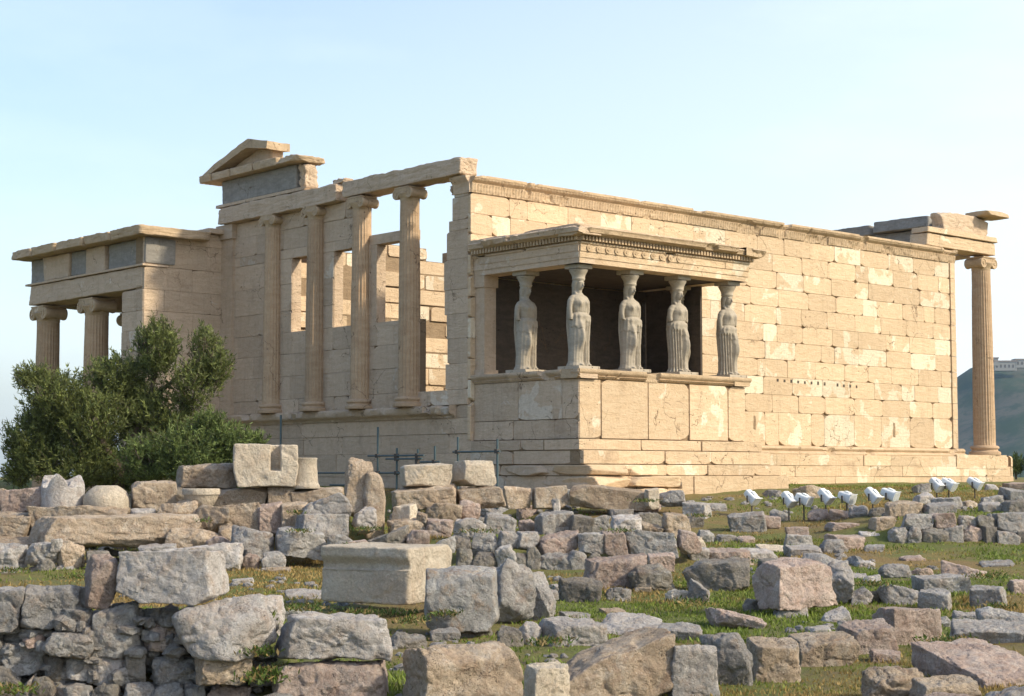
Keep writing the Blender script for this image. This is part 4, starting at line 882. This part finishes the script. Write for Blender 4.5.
# --- left heap of architectural pieces
row("in the rubble at the left heap's foot", 'loose rubble of the left heap', [
    (-18, 29, 542, 565, 'r', 'grey'), (26, 58, 541, 560, 'r', 'grey'), (36, 57, 556, 573, 'r', 'dark'), (53, 88, 543, 568, 'r', 'tan'), (11, 45, 561, 586, 'w', 'pink', 14), (50, 82, 565, 578, 'r', 'grey'), (56, 90, 580, 602, 'w', 'pink', -8, .7), (48, 64, 538, 548, 'r', 'pale'), (84, 112, 550, 566, 's', 'dark'), (242, 260, 552, 563, 'r', 'pink'), (262, 286, 552, 562, 's', 'grey'), (-14, 8, 565, 590, 'r', 'grey')], s=25.6, sink=.06)
row("among grey stones before the left heap", 'grey boulders before the left heap', [
    (140, 178, 543, 556, 's', 'pale', 4, .7, 26.0), (158, 244, 545, 566, 's', 'pale', 4, .4, 25.2), (226, 274, 523, 557, 'r', 'grey', 8), (270, 330, 526, 557, 'b', 'grey', 22, .8), (294, 352, 513, 536, 'b', 'grey', 18, .8, 26.4), (302, 351, 491, 518, 'w', 'grey', 8, .8, 26.9), (326, 354, 533, 549, 'r', 'grey'), (349, 380, 507, 529, 'r', 'pale', 0, .8, 27),
    (366, 414, 525, 549, 'w', 'dark', 8, .7), (403, 430, 529, 548, 'r', 'pink'), (336, 370, 540, 552, 's', 'pink'), (240, 262, 549, 560, 's', 'grey', 0, .8, 25.8)], s=26.0)
row("in the left heap's ragged middle course", 'ragged middle course of the left heap', [
    (163, 200, 503, 530, 'r', 'tan', 8), (186, 226, 504, 529, 'r', 'tan', -4), (218, 262, 504, 528, 'b', 'tan', 10), (254, 285, 503, 528, 'b', 'pink', 24), (279, 310, 502, 523, 'b', 'tan', 6), (388, 427, 518, 534, 's', 'tan'), (423, 453, 519, 533, 's', 'pink'), (163, 218, 526, 548, 'r', 'tan', 4, .6, 26.4), (216, 240, 525, 540, 'r', 'tan', 0, .7, 26.6), (205, 232, 536, 549, 'r', 'pink', 0, .7, 26.3),
    (392, 419, 504, 523, 'b', 'cream', -32, .9, 27.6), (416, 429, 511, 523, 'r', 'tan', 0, .9, 27.4)], s=27.3, sink=.1)
put(34, 192, 514, 549, 'b', 'tan', 17, .28, 26.1, 'very long tan beam with pitted streaks lying across the left heap', 'large pieces of the left heap', None, .0, 56, rough=.8)
put(30, 132, 507, 532, 's', 'tan', 8, .6, 27.0, 'tan slab bedded behind the very long beam, under the broken drum', 'large pieces of the left heap', sink=.1)
row("in the large stones under the olive tree", 'large pieces of the left heap', [
    (-30, 6, 488, 510, 'b', 'tan', 0, .6, 27.6), (2, 46, 488, 510, 'b', 'pink', 3, .6, 27.6), (-30, 33, 510, 534, 'b', 'tan', 3, .6, 26.9), (-30, 40, 533, 546, 's', 'tan', 0, .6, 26.4), (129, 158, 506, 520, 's', 'pale', 0, .8, 27.2), (155, 188, 503, 518, 'r', 'tan', 0, .8, 27.2)], sink=.05)
row("in the left heap's straight course", 'straight course of the left heap', [
    (214, 271, 487, 507, 'b', 'tan', 6, .6), (266, 296, 486, 506, 'b', 'tan', 6, .7), (292, 345, 486, 505, 'b', 'tan', 4, .6), (160, 190, 488, 506, 'r', 'dark')], s=28.2, sink=.08, rough=.6)
put(126, 180, 481, 508, 'b', 'tan', 20, .8, 27.6, 'tan block with a chamfered left end between the round capital and the bowl-like base', 'large pieces of the left heap')
put(175, 238, 464, 490, 'b', 'tan', 14, .7, 28.3, 'oblong dull tan block lying against the slotted block, above the bowl-like base', 'large pieces of the left heap', sink=0)
def slotted(V):
    V = V.copy(); x, y, z = V[:, 0], V[:, 1], V[:, 2]; L = x.max()-x.min(); H = z.max()-z.min()
    u = x/L; m = sstep(u, .06, .09)*(1-sstep(u, .20, .23))*sstep(z/H, -.12, -.08)*(y < -.02); V[:, 1] += .22*m
    V[:, 0] *= 1-.10*sstep(-z/H, .0, .5); return V
put(231, 300, 444, 488, 'c', 'cream', 8, .8, 28.0, 'large cream block with a vertical slot cut in its face, highest of the left heap', 'large pieces of the left heap', slotted, 0, 64, rough=2.2, name='slotted_block')
def drum_at(x0, x1, yt, yb, s, prof, name, label, mat, cat, n=40, wob=.02, mod=None):
    rad = (x1-x0)/2*s/FPX; z0 = at(0, yb, s)[2]; h = at(0, yt, s)[2]-z0; c = at((x0+x1)/2, yb, s+rad)
    o = lathe(name, [(r*rad, z*h) for r, z in prof], mat, None, (0, 0, 0), n, wob, int(x0), mod); o.location = (c[0], c[1], z0-.01)
    tag(o, label, cat, 'round carved pieces of the left heap'); return o
def broken(V):
    V = V.copy(); h = V[:, 2].max(); t = sstep(V[:, 2]/h, .55, 1.); nz = fbm(V*np.array([1, 1, .1]), 3.5, 3, 5); V[:, 2] -= t*np.clip(nz+.18, 0, 1)*h*.8; return V
ps = [(0, 0), (.97, 0), (1, .04)]+[(1, .04+.9*k/12) for k in range(1, 13)]+[(.96, 1.), (.7, .96), (.35, .93), (.01, .93)]
drum_at(41, 84, 473, 508, 27.4, ps, 'column_drum', 'pale broken column drum with a jagged top, left of the round capital', 'pale', 'column drum', 56, .02, broken)
th = np.linspace(0, 1, 14)
drum_at(82, 131, 485, 508, 27.3, [(0, 0), (.93, 0)]+[(.93+.07*math.sin(t*2.4)-.55*t**3, .0+1.*t) for t in th[1:]]+[(.3, 1.0), (.01, 1.0)], 'round_capital', 'smooth dome-shaped yellowish capital lying upside down right of the broken drum', 'cream', 'capital')
drum_at(182, 220, 488, 507, 27.5, [(0, 0), (.55, 0), (.70, .15), (.85, .45), (.92, .66), (.99, .68), (1, .8), (1., .95), (.95, 1.), (.6, .98), (.01, .98)], 'bowl_shaped_base', 'round bowl-shaped cream base with a rim, left of the straight course', 'cream', 'column base')
drum_at(289, 320, 457, 488, 28.2, [(0, 0), (.98, 0), (1, .05), (1, .10), (.93, .14), (.88, .2), (.84, .4), (.80, .7), (.79, .93), (.82, .95), (.82, .99), (.78, 1.), (.01, 1.)], 'column_stub', 'cream column stub with a flared foot, right of the slotted block', 'cream', 'column base')
# split upright boulder and blocks by the pipes
put(341, 370, 459, 512, 'r', 'tan', 6, .7, 27.6, 'tall upright tan boulder, left half of a split pair', 'split upright boulders', sink=.2, rough=.7)
put(360, 388, 469, 528, 'r', 'tan', 16, .6, 27.5, 'tall upright tan boulder, right half of a split pair', 'split upright boulders', sink=.2, rough=.7)
put(397, 453, 464, 488, 'b', 'cream', 24, .7, 29.5, 'cream cut block, left of two resting on the stacked stones by the pipes', 'blocks stacked by the pipes', sink=0, rough=.5)
put(452, 497, 460, 487, 'b', 'cream', 26, .9, 29.8, 'cream block with a small hole in its lit face, right of two by the pipes', 'blocks stacked by the pipes', sink=0, rough=.4)
row("in the stack under two cream blocks", 'blocks stacked by the pipes', [
    (391, 459, 485, 503, 'b', 'tan', 8, .6, 29.3), (422, 462, 500, 521, 'b', 'tan', 10, .7, 29.1), (456, 504, 485, 502, 'b', 'tan', 6, .5, 29.7), (459, 481, 500, 518, 'r', 'pink', 0, .7, 29.4), (390, 424, 500, 519, 'r', 'dark', 0, .7, 29.5)], sink=.1)

# ------------------------------------------------------------------ small fill stones (uncountable)
def gravel():
    rs = np.random.RandomState(5); V = []; F = []; base, bf = cube_grid(3); n = 0
    base = base/np.linalg.norm(base, axis=1)[:, None]*(.6+.4*np.max(np.abs(base), axis=1)[:, None]); Vs = []
    def addp(x, y, z, sz):
        nonlocal n
        sc = sz*np.array([rs.uniform(.7, 1.4), rs.uniform(.6, 1.2), rs.uniform(.4, .9)]); p = base*sc*(1+rs.uniform(-.22, .22, (len(base), 1)))
        a = rs.uniform(0, 6.28); c, s_ = math.cos(a), math.sin(a); q = np.stack([p[:, 0]*c-p[:, 1]*s_, p[:, 0]*s_+p[:, 1]*c, p[:, 2]], -1)+np.array([x, y, z]); Vs.append(q)
        F.extend([tuple(i+n for i in f) for f in bf]); n += len(q)
    for _ in range(2600):
        s = rs.uniform(12, 40); t = rs.uniform(-.33, .33)*s
        if vnoise(np.array([s*.5, t*.5, 2.]), 8) < .05: continue
        x, y = (CAM+FW*s+RT*t)[:2]; addp(x, y, float(terrain(x, y))+.0, rs.uniform(.015, .05)*(1+s/40)*(1+1.2*(rs.rand() > .9)))
    # packing behind and between the stones of the walls
    for (x0, x1, yt, yb, s, k, z) in ((-30, 270, 612, 704, 12.95, 520, .10), (0, 200, 518, 562, 27.3, 160, .09), (200, 420, 510, 550, 28.2, 160, .09), (450, 670, 540, 570, 26.3, 140, .08), (885, 1035, 526, 545, 30.9, 70, .08)):
        for _ in range(k):
            p = at(rs.uniform(x0, x1), rs.uniform(yt, yb), s+rs.uniform(.1, .6)); addp(p[0], p[1], p[2], rs.uniform(.5, 1)*z)
    tag(mesh_obj('rubble_fill', np.concatenate(Vs), F, MAT['grey'], None, False), 'small loose stones and chips scattered between the larger blocks', 'rubble', kind='stuff')
gravel()

# ------------------------------------------------------------------ grass
def grass():
    rs = np.random.RandomState(11); n = 430000
    s = 11.8+34*rs.rand(n)**1.25; t = rs.uniform(-.37, .56, n)*s; P = CAM[None]+FW[None]*s[:, None]+RT[None]*t[:, None]
    x, y = P[:, 0], P[:, 1]; q = np.stack([x, y, 0*x], -1)
    d = fbm(q, .35, 4, 3)+.5*fbm(q, 1.6, 3, 6); keep = (rs.rand(n) < np.clip(.48+1.5*d, .04, 1)); keep &= ~((y > -.6) & (x > -.3)); keep &= ~((y > -4.9) & (x > -.6) & (x < 8))
    x, y, s, q = x[keep], y[keep], s[keep], q[keep]; n = len(x); z = terrain(x, y)-.01
    h = rs.uniform(.02, .065, n)*(1+.8*np.clip(fbm(q, 1.1, 3, 9), -.5, 1)); wd = rs.uniform(.004, .010, n)*(1+.035*s)
    a = rs.uniform(0, 2*math.pi, n); lean = rs.uniform(.1, .8, n)*h; b = rs.uniform(0, 2*math.pi, n)
    V = np.zeros((n, 4, 3)); dx, dy = np.cos(a)*wd, np.sin(a)*wd
    V[:, 0] = np.stack([x-dx, y-dy, z], -1); V[:, 1] = np.stack([x+dx, y+dy, z], -1)
    V[:, 2] = np.stack([x+dx*.5+np.cos(b)*lean*.4, y+dy*.5+np.sin(b)*lean*.4, z+h*.6], -1); V[:, 3] = np.stack([x+np.cos(b)*lean, y+np.sin(b)*lean, z+h], -1)
    dry = sstep(fbm(q, .30, 4, 21)+.25*fbm(q, 2.3, 3, 22)+rs.uniform(-.09, .09, n), -.10, .14)[:, None]
    g = np.array([.165, .215, .038])*rs.uniform(.6, 1.4, (n, 1)); st = np.array([.35, .245, .09])*rs.uniform(.6, 1.25, (n, 1)); c = g*(1-dry)+st*dry
    C4 = np.repeat(c, 4, axis=0); idx = np.arange(n)*4; F = np.concatenate([np.stack([idx, idx+1, idx+2], -1), np.stack([idx, idx+2, idx+3], -1)])
    me = bpy.data.meshes.new('grass'); me.vertices.add(4*n); me.vertices.foreach_set('co', V.ravel()); me.loops.add(len(F)*3); me.loops.foreach_set('vertex_index', F.ravel().astype(np.int32))
    me.polygons.add(len(F)); me.polygons.foreach_set('loop_start', (np.arange(len(F))*3).astype(np.int32)); me.update(calc_edges=True)
    at_ = me.color_attributes.new('tone', 'FLOAT_COLOR', 'POINT'); at_.data.foreach_set('color', np.concatenate([C4, np.ones((4*n, 1))], 1).astype(np.float32).ravel())
    me.materials.append(MAT['leaf']); o = bpy.data.objects.new('grass', me); COL.objects.link(o); tag(o, 'patchy green and straw-coloured grass growing between the stones', 'grass', kind='stuff')
grass()
def leafmesh(name, C0, D, ln, wd, col, parent=None):
    """leaves: centre base points, unit directions, lengths, widths, colours"""
    n = len(C0); rs = np.random.RandomState(n); U = np.cross(D, rs.normal(size=(n, 3))); U /= np.linalg.norm(U, axis=1)[:, None]+1e-9
    V = np.zeros((n, 4, 3)); V[:, 0] = C0; V[:, 2] = C0+D*ln[:, None]; mid = C0+D*(ln*.5)[:, None]; V[:, 1] = mid+U*wd[:, None]; V[:, 3] = mid-U*wd[:, None]
    F = (np.arange(n)*4)[:, None]+np.array([0, 1, 2, 3])[None]
    me = bpy.data.meshes.new(name); me.vertices.add(4*n); me.vertices.foreach_set('co', V.ravel()); me.loops.add(4*n); me.loops.foreach_set('vertex_index', F.ravel().astype(np.int32))
    me.polygons.add(n); me.polygons.foreach_set('loop_start', (np.arange(n)*4).astype(np.int32)); me.update(calc_edges=True)
    a = me.color_attributes.new('tone', 'FLOAT_COLOR', 'POINT'); a.data.foreach_set('color', np.concatenate([np.repeat(col, 4, axis=0), np.ones((4*n, 1))], 1).astype(np.float32).ravel())
    me.materials.append(MAT['leaf']); o = bpy.data.objects.new(name, me); COL.objects.link(o)
    if parent: o.parent = parent
    return o
# weeds
def weeds():
    rs = np.random.RandomState(3); C0 = []; D = []; L = []; Wd = []; Cc = []
    spots = [(258, 650, 12.9, .16, 60), (262, 676, 12.8, .2, 80), (270, 668, 12.9, .15, 60), (5, 688, 12.6, .25, 90), (410, 620, 17.4, .2, 60), (445, 612, 17.6, .2, 70), (300, 607, 18.5, .3, 120), (360, 612, 18.5, .3, 120), (395, 612, 18.2, .25, 90), (300, 262+250, 27, .2, 40),
             (580, 586, 22, .25, 60), (600, 594, 22, .2, 60), (875, 583, 21, .25, 90), (740, 560, 23, .2, 40), (700, 515, 31, .3, 60), (930, 520, 30.5, .2, 40), (300, 530, 26, .2, 40), (365, 528, 26.6, .25, 60), (480, 530, 26, .3, 60), (620, 530, 26, .25, 40), (645, 500, 32, .3, 60), (760, 640, 15.6, .2, 50), (690, 650, 14, .15, 50), (985, 575, 22, .25, 70), (1000, 605, 20, .2, 50), (548, 640, 15.5, .2, 60), (950, 640, 16.2, .3, 120), (350, 545, 25.5, .2, 50), (200, 520, 27, .2, 40), (690, 600, 20, .3, 60), (10, 575, 25, .3, 80), (80, 585, 24.5, .3, 80)]
    for px, py, s, r, k in spots:
        p = at(px, py, s); gz = float(terrain(p[0], p[1])); z = max(gz, p[2]-.05)
        for _ in range(k*3):
            C0.append((p[0]+rs.normal()*r*.5, p[1]+rs.normal()*r*.5, z+rs.uniform(0, .05))); d = np.array([rs.normal()*.7, rs.normal()*.7, rs.uniform(.3, 1.2)]); D.append(d/np.linalg.norm(d)); L.append(rs.uniform(.03, .08)); Wd.append(rs.uniform(.005, .012)); Cc.append((np.array([.08, .12, .025]) if rs.rand() < .65 else np.array([.26, .19, .08]))*rs.uniform(.6, 1.5))
    o = leafmesh('weeds', np.array(C0), np.array(D), np.array(L), np.array(Wd), np.array(Cc)); tag(o, 'low leafy weeds growing at the feet of the stones', 'weeds', kind='stuff')
weeds()

# ------------------------------------------------------------------ olive tree and shrubs
def tree(name, label, base, limbs, lobes, density, col, lsz=1., seed=1, group=None, cat='tree'):
    rs = np.random.RandomState(seed); e = empty(name, base); tag(e, label, cat, group); b = np.array(base); tb = MB(); root = (0, 0, -.1)
    for (p, q, r0, r1) in limbs: tb.tube(tuple(np.array(p)-b), tuple(np.array(q)-b), r0, r1, 8, (.5, .5, .5), False)
    C0 = []; D = []; L = []; Wd = []; Cc = []
    for (c, rx, ry, rz, n) in lobes:
        c = np.array(c)-b; hub = c+np.array([0, 0, -rz*.7])
        for k in range(int(n*density)):
            v = rs.normal(size=3); v /= np.linalg.norm(v); rr = rs.uniform(.30, 1.)**.5*(1+.20*vnoise(v*2.3+seed+c, 5)+.14*rs.normal()*.5)
            tip = c+v*np.array([rx, ry, rz])*rr; d = tip-hub; d /= np.linalg.norm(d); d = d*.75+np.array([0, 0, .30])+rs.normal(size=3)*.28; d /= np.linalg.norm(d)
            if vnoise(tip*1.9+seed, 3) < -.30: continue
            ln = rs.uniform(.25, .55); st = tip-d*ln
            if k % 5 == 0: tb.tube(tuple(st-(st-hub)*.35*rs.rand()), tuple(tip), .010, .003, 4, (.5, .5, .5), False)
            m = rs.randint(16, 26); f = np.sort(rs.rand(m)); tone = rs.uniform(.55, 1.45); hue = rs.rand()
            for g in f:
                dd = d*.7+rs.normal(size=3)*.42; C0.append(st+d*ln*g); D.append(dd/np.linalg.norm(dd)); L.append(rs.uniform(.05, .10)*lsz); Wd.append(rs.uniform(.006, .011)*lsz)
                Cc.append((np.array(col)*(1-.3*hue)+np.array([.05, .07, .05])*.3*hue)*tone*rs.uniform(.75, 1.25))
    tb.build('trunk', MAT['bark'], e, True); leafmesh('crown', np.array(C0), np.array(D), np.array(L), np.array(Wd), np.array(Cc), e)
S = 38.; K = S/FPX
def lp(px, py, off=0): return at(px, py, S+off)
gz = -2.4
tb_ = lp(120, 474); base = (float(tb_[0]), float(tb_[1]), gz)
def P3(px, py, off=0): p = lp(px, py, off); return (float(p[0]), float(p[1]), float(p[2]))
limbs = [(base, P3(118, 470), .20, .14), (P3(118, 470), P3(150, 400, .3), .12, .06), (P3(118, 470), P3(90, 420, -.3), .12, .06), (P3(118, 470), P3(60, 440), .10, .05), (P3(150, 400, .3), P3(160, 345), .06, .03), (P3(150, 400, .3), P3(205, 355, .3), .06, .03), (P3(118, 470), P3(190, 430), .10, .05), (P3(90, 420, -.3), P3(50, 385), .05, .02), (P3(90, 420, -.3), P3(110, 380, .4), .05, .02), (P3(190, 430), P3(235, 430), .05, .02), (base, P3(100, 480, .4), .14, .08), (P3(100, 480, .4), P3(70, 455, .4), .07, .04)]
def LB(px, py, wx, wy, n, off=0., dep=None): c = lp(px, py, off); return (c, wx*K, (dep or wx)*K, wy*K, n)
lobes = [LB(156, 345, 26, 30, 150, .2), (LB(209, 355, 26, 32, 150, .3)), LB(190, 380, 34, 26, 130, .2), LB(60, 395, 40, 30, 240), LB(118, 375, 34, 26, 170, .4), LB(30, 372, 20, 12, 40), LB(96, 420, 46, 36, 330), LB(35, 440, 32, 34, 220), LB(20, 462, 20, 24, 100), LB(160, 410, 44, 30, 240, .5), LB(75, 462, 50, 26, 260), LB(130, 465, 50, 24, 260, .4)]
tree('olive_tree', 'dark green bushy olive tree in front of the left porch columns', base, limbs, lobes, 3.0, (.175, .20, .06), 1.4, 5)
c2 = lp(190, 474, -1.); base2 = (float(c2[0]), float(c2[1]), gz)
limbs2 = [(base2, P3(185, 450, -1), .06, .04), (P3(185, 450, -1), P3(225, 425, -1), .04, .02), (P3(185, 450, -1), P3(150, 430, -1), .04, .02)]
lobes2 = [LB(252, 438, 14, 10, 40, -1), LB(190, 445, 42, 26, 240, -1), LB(228, 440, 34, 20, 170, -1), LB(150, 455, 34, 22, 150, -1.1), LB(205, 465, 50, 18, 180, -1), LB(245, 452, 18, 12, 50, -1), LB(210, 420, 16, 14, 50, -1)]
tree('olive_shrub', 'lower spreading green shrub in front of the olive tree, reaching toward the fluted columns', base2, limbs2, lobes2, 2.8, (.16, .205, .062), 1.35, 9, cat='shrub')
S0 = 68.; p = at(1016, 474, S0); zb = float(terrain(p[0], p[1]))
kk = S0/FPX
tree('green_shrub', 'small green shrub beyond the right end of the temple steps', (float(p[0]), float(p[1]), zb), [((p[0], p[1], zb), (p[0], p[1], zb+.8), .05, .03)], [((p[0], p[1], -.15), 13*kk, 11*kk, 10*kk, 110), ((p[0]+.5, p[1]-.6, -.3), 14*kk, 10*kk, 8*kk, 70)], 1., (.08, .11, .03), 1.6, 4, cat='shrub')

# ------------------------------------------------------------------ floodlights
def flood():
    e = empty('floodlight'); 
    MB().box(-.09, .09, -.09, .09, -.02, .015).build('base_plate', MAT['steel'], e)
    MB().tube((0, 0, .0), (0, 0, .42), .016, .016, 8).build('post', MAT['steel'], e)
    y = MB(); y.box(-.02, .02, -.162, .162, .415, .43); y.box(-.018, .018, -.165, -.153, .43, .56); y.box(-.018, .018, .153, .165, .43, .56); y.build('yoke', MAT['steel'], e)
    prof = [(-.18, .06, .09), (-.17, .085, .115), (-.08, .10, .13), (.04, .11, .14), (.12, .125, .15), (.17, .13, .152)]; h = MB(); V = []; n = 20
    for (u, hz, hy) in prof:
        for k in range(n):
            t = 2*math.pi*k/n; c, s_ = math.cos(t), math.sin(t); V.append((u, hy*np.sign(c)*abs(c)**.5, hz*np.sign(s_)*abs(s_)**.5))
    F = [(i*n+k, i*n+(k+1) % n, (i+1)*n+(k+1) % n, (i+1)*n+k) for i in range(len(prof)-1) for k in range(n)]+[tuple(reversed(range(n))), tuple(range((len(prof)-1)*n, len(prof)*n))]
    h.add(V, F); h.box(-.06, .07, -.06, .06, .09, .135); hs = h.build('housing', MAT['lampwhite'], e); soften(hs, 40)
    MB().box(.1705, .176, -.12, .12, -.10, .10).build('lens', MAT['glass'], hs)
    v = MB(); v.box(.160, .182, -.150, .150, .131, .136); v.build('visor', MAT['lampwhite'], hs)
    hs.location = (0, 0, .53); hs.scale = (.92, .80, .82); return e
f0 = flood(); used = [False]
def copy_tree(o, parent=None):
    c = o.copy(); COL.objects.link(c); c.parent = parent
    for ch in o.children: copy_tree(ch, c)
    return c
FL = [(752, 496, 516, 50, -10, 'leftmost floodlight, standing alone behind the grey block'), (789, 498, 521, 55, -15, 'left one of the close pair of floodlights, its head tilted steeply down'),
      (804, 498, 520, 28, -5, 'right one of the close pair of floodlights, its head nearly level'), (826, 495, 518, 52, -8, 'steeply tilted floodlight on its own post in the middle of the row'),
      (847, 496, 516, 22, -12, 'nearly level floodlight right of the steep one in mid row'), (873, 494, 513, 54, -6, 'steep floodlight just left of the last one in the near row'),
      (890, 496, 513, 26, -4, 'rightmost floodlight of the near row, head nearly level above a tan block'), (937, 485, 500, 48, -20, 'left floodlight of the three farther ones at the right'),
      (949, 486, 500, 36, -8, 'middle floodlight of the three farther ones at the right'), (975, 485, 499, 36, 0, 'rightmost floodlight of all, apart from the others near the terrace stones')]
for px, py, pg, tl, yw, lab in FL:
    o = f0 if not used[0] else copy_tree(f0); used[0] = True
    s = ground_s(px, pg); c = at(px, pg, s); z = float(terrain(c[0], c[1])); hd = at(px, py, s)
    o.location = (c[0], c[1], z-.02); o.rotation_euler.z = YAW-math.pi/2+R(yw)-R(35)
    ht = max(.38, hd[2]-z)
    for ch in o.children:
        if ch.name.startswith('post'): ch.scale.z = (ht-.11)/.42
        if ch.name.startswith('yoke'): ch.location.z = ht-.53
        if ch.name.startswith('housing'): ch.location.z = ht; ch.rotation_euler.y = R(tl*.85)
    tag(o, 'white '+lab, 'floodlight', 'floodlights in front of the temple')

# ------------------------------------------------------------------ pipes by the west wall
XP = -1.5
def wp(px, py, x=XP):
    d = ray(px, py); t = (x-CAM[0])/d[0]; return tuple(float(v) for v in CAM+d*t)
def pipes(name, label, posts, rails):
    p0 = wp(posts[0][0], 474); e = empty(name, (p0[0], p0[1], -2.35)); b = Vector(e.location)
    for (px, yt) in posts:
        q = Vector(wp(px, yt)); m = MB(); m.tube(Vector((q.x, q.y, -2.4))-b, q-b, .028, .028, 10); m.build('upright', MAT['pipe'], e)
    for k, (xa, xb, y) in enumerate(rails):
        a = Vector(wp(xa, y, XP-.07)); c = Vector(wp(xb, y, XP-.07)); c.z = a.z; m = MB(); m.tube(a-b, c-b, .022, .022, 10)
        m.build('rail', MAT['pipe'], e)
        for (px, yt) in posts:
            if xa-3 < px < xb+3:
                q = Vector(wp(px, y, XP-.035)); q.z = a.z; m = MB(); q = q-b; m.box(q.x-.06, q.x+.03, q.y-.045, q.y+.045, q.z-.045, q.z+.045); m.build('clamp', MAT['steel'], e)
    tag(e, label, 'scaffold', 'pipe scaffolds by the west wall')
pipes('pipe_scaffold', 'long pipe frame with four uprights and several rails before the west wall', [(378, 427), (397, 448), (418, 449), (435, 446)], [(368, 424, 456), (386, 422, 459), (420, 440, 462), (379, 400, 473), (330, 380, 485)])
pipes('pipe_scaffold', 'pipe frame of two uprights and one high rail at the corner of the temple', [(458, 437), (497.5, 439)], [(453, 500, 452)])
pipes('pipe_scaffold', 'thin upright pipe with a low rail, behind the slotted block on the left', [(281, 415)], [(277, 345, 473)])

# ------------------------------------------------------------------ air
m = bpy.data.materials.new('haze'); m.use_nodes = True; n = m.node_tree; n.nodes.clear(); ou = n.nodes.new('ShaderNodeOutputMaterial'); pv = n.nodes.new('ShaderNodeVolumePrincipled')
pv.inputs['Color'].default_value = (.50, .74, 1., 1); pv.inputs['Density'].default_value = .000085; pv.inputs['Anisotropy'].default_value = .0; n.links.new(pv.outputs[0], ou.inputs['Volume'])
hz = MB().box(-3300, 3300, -3300, 3300, -66, 150).build('haze', m); tag(hz, kind='stuff')
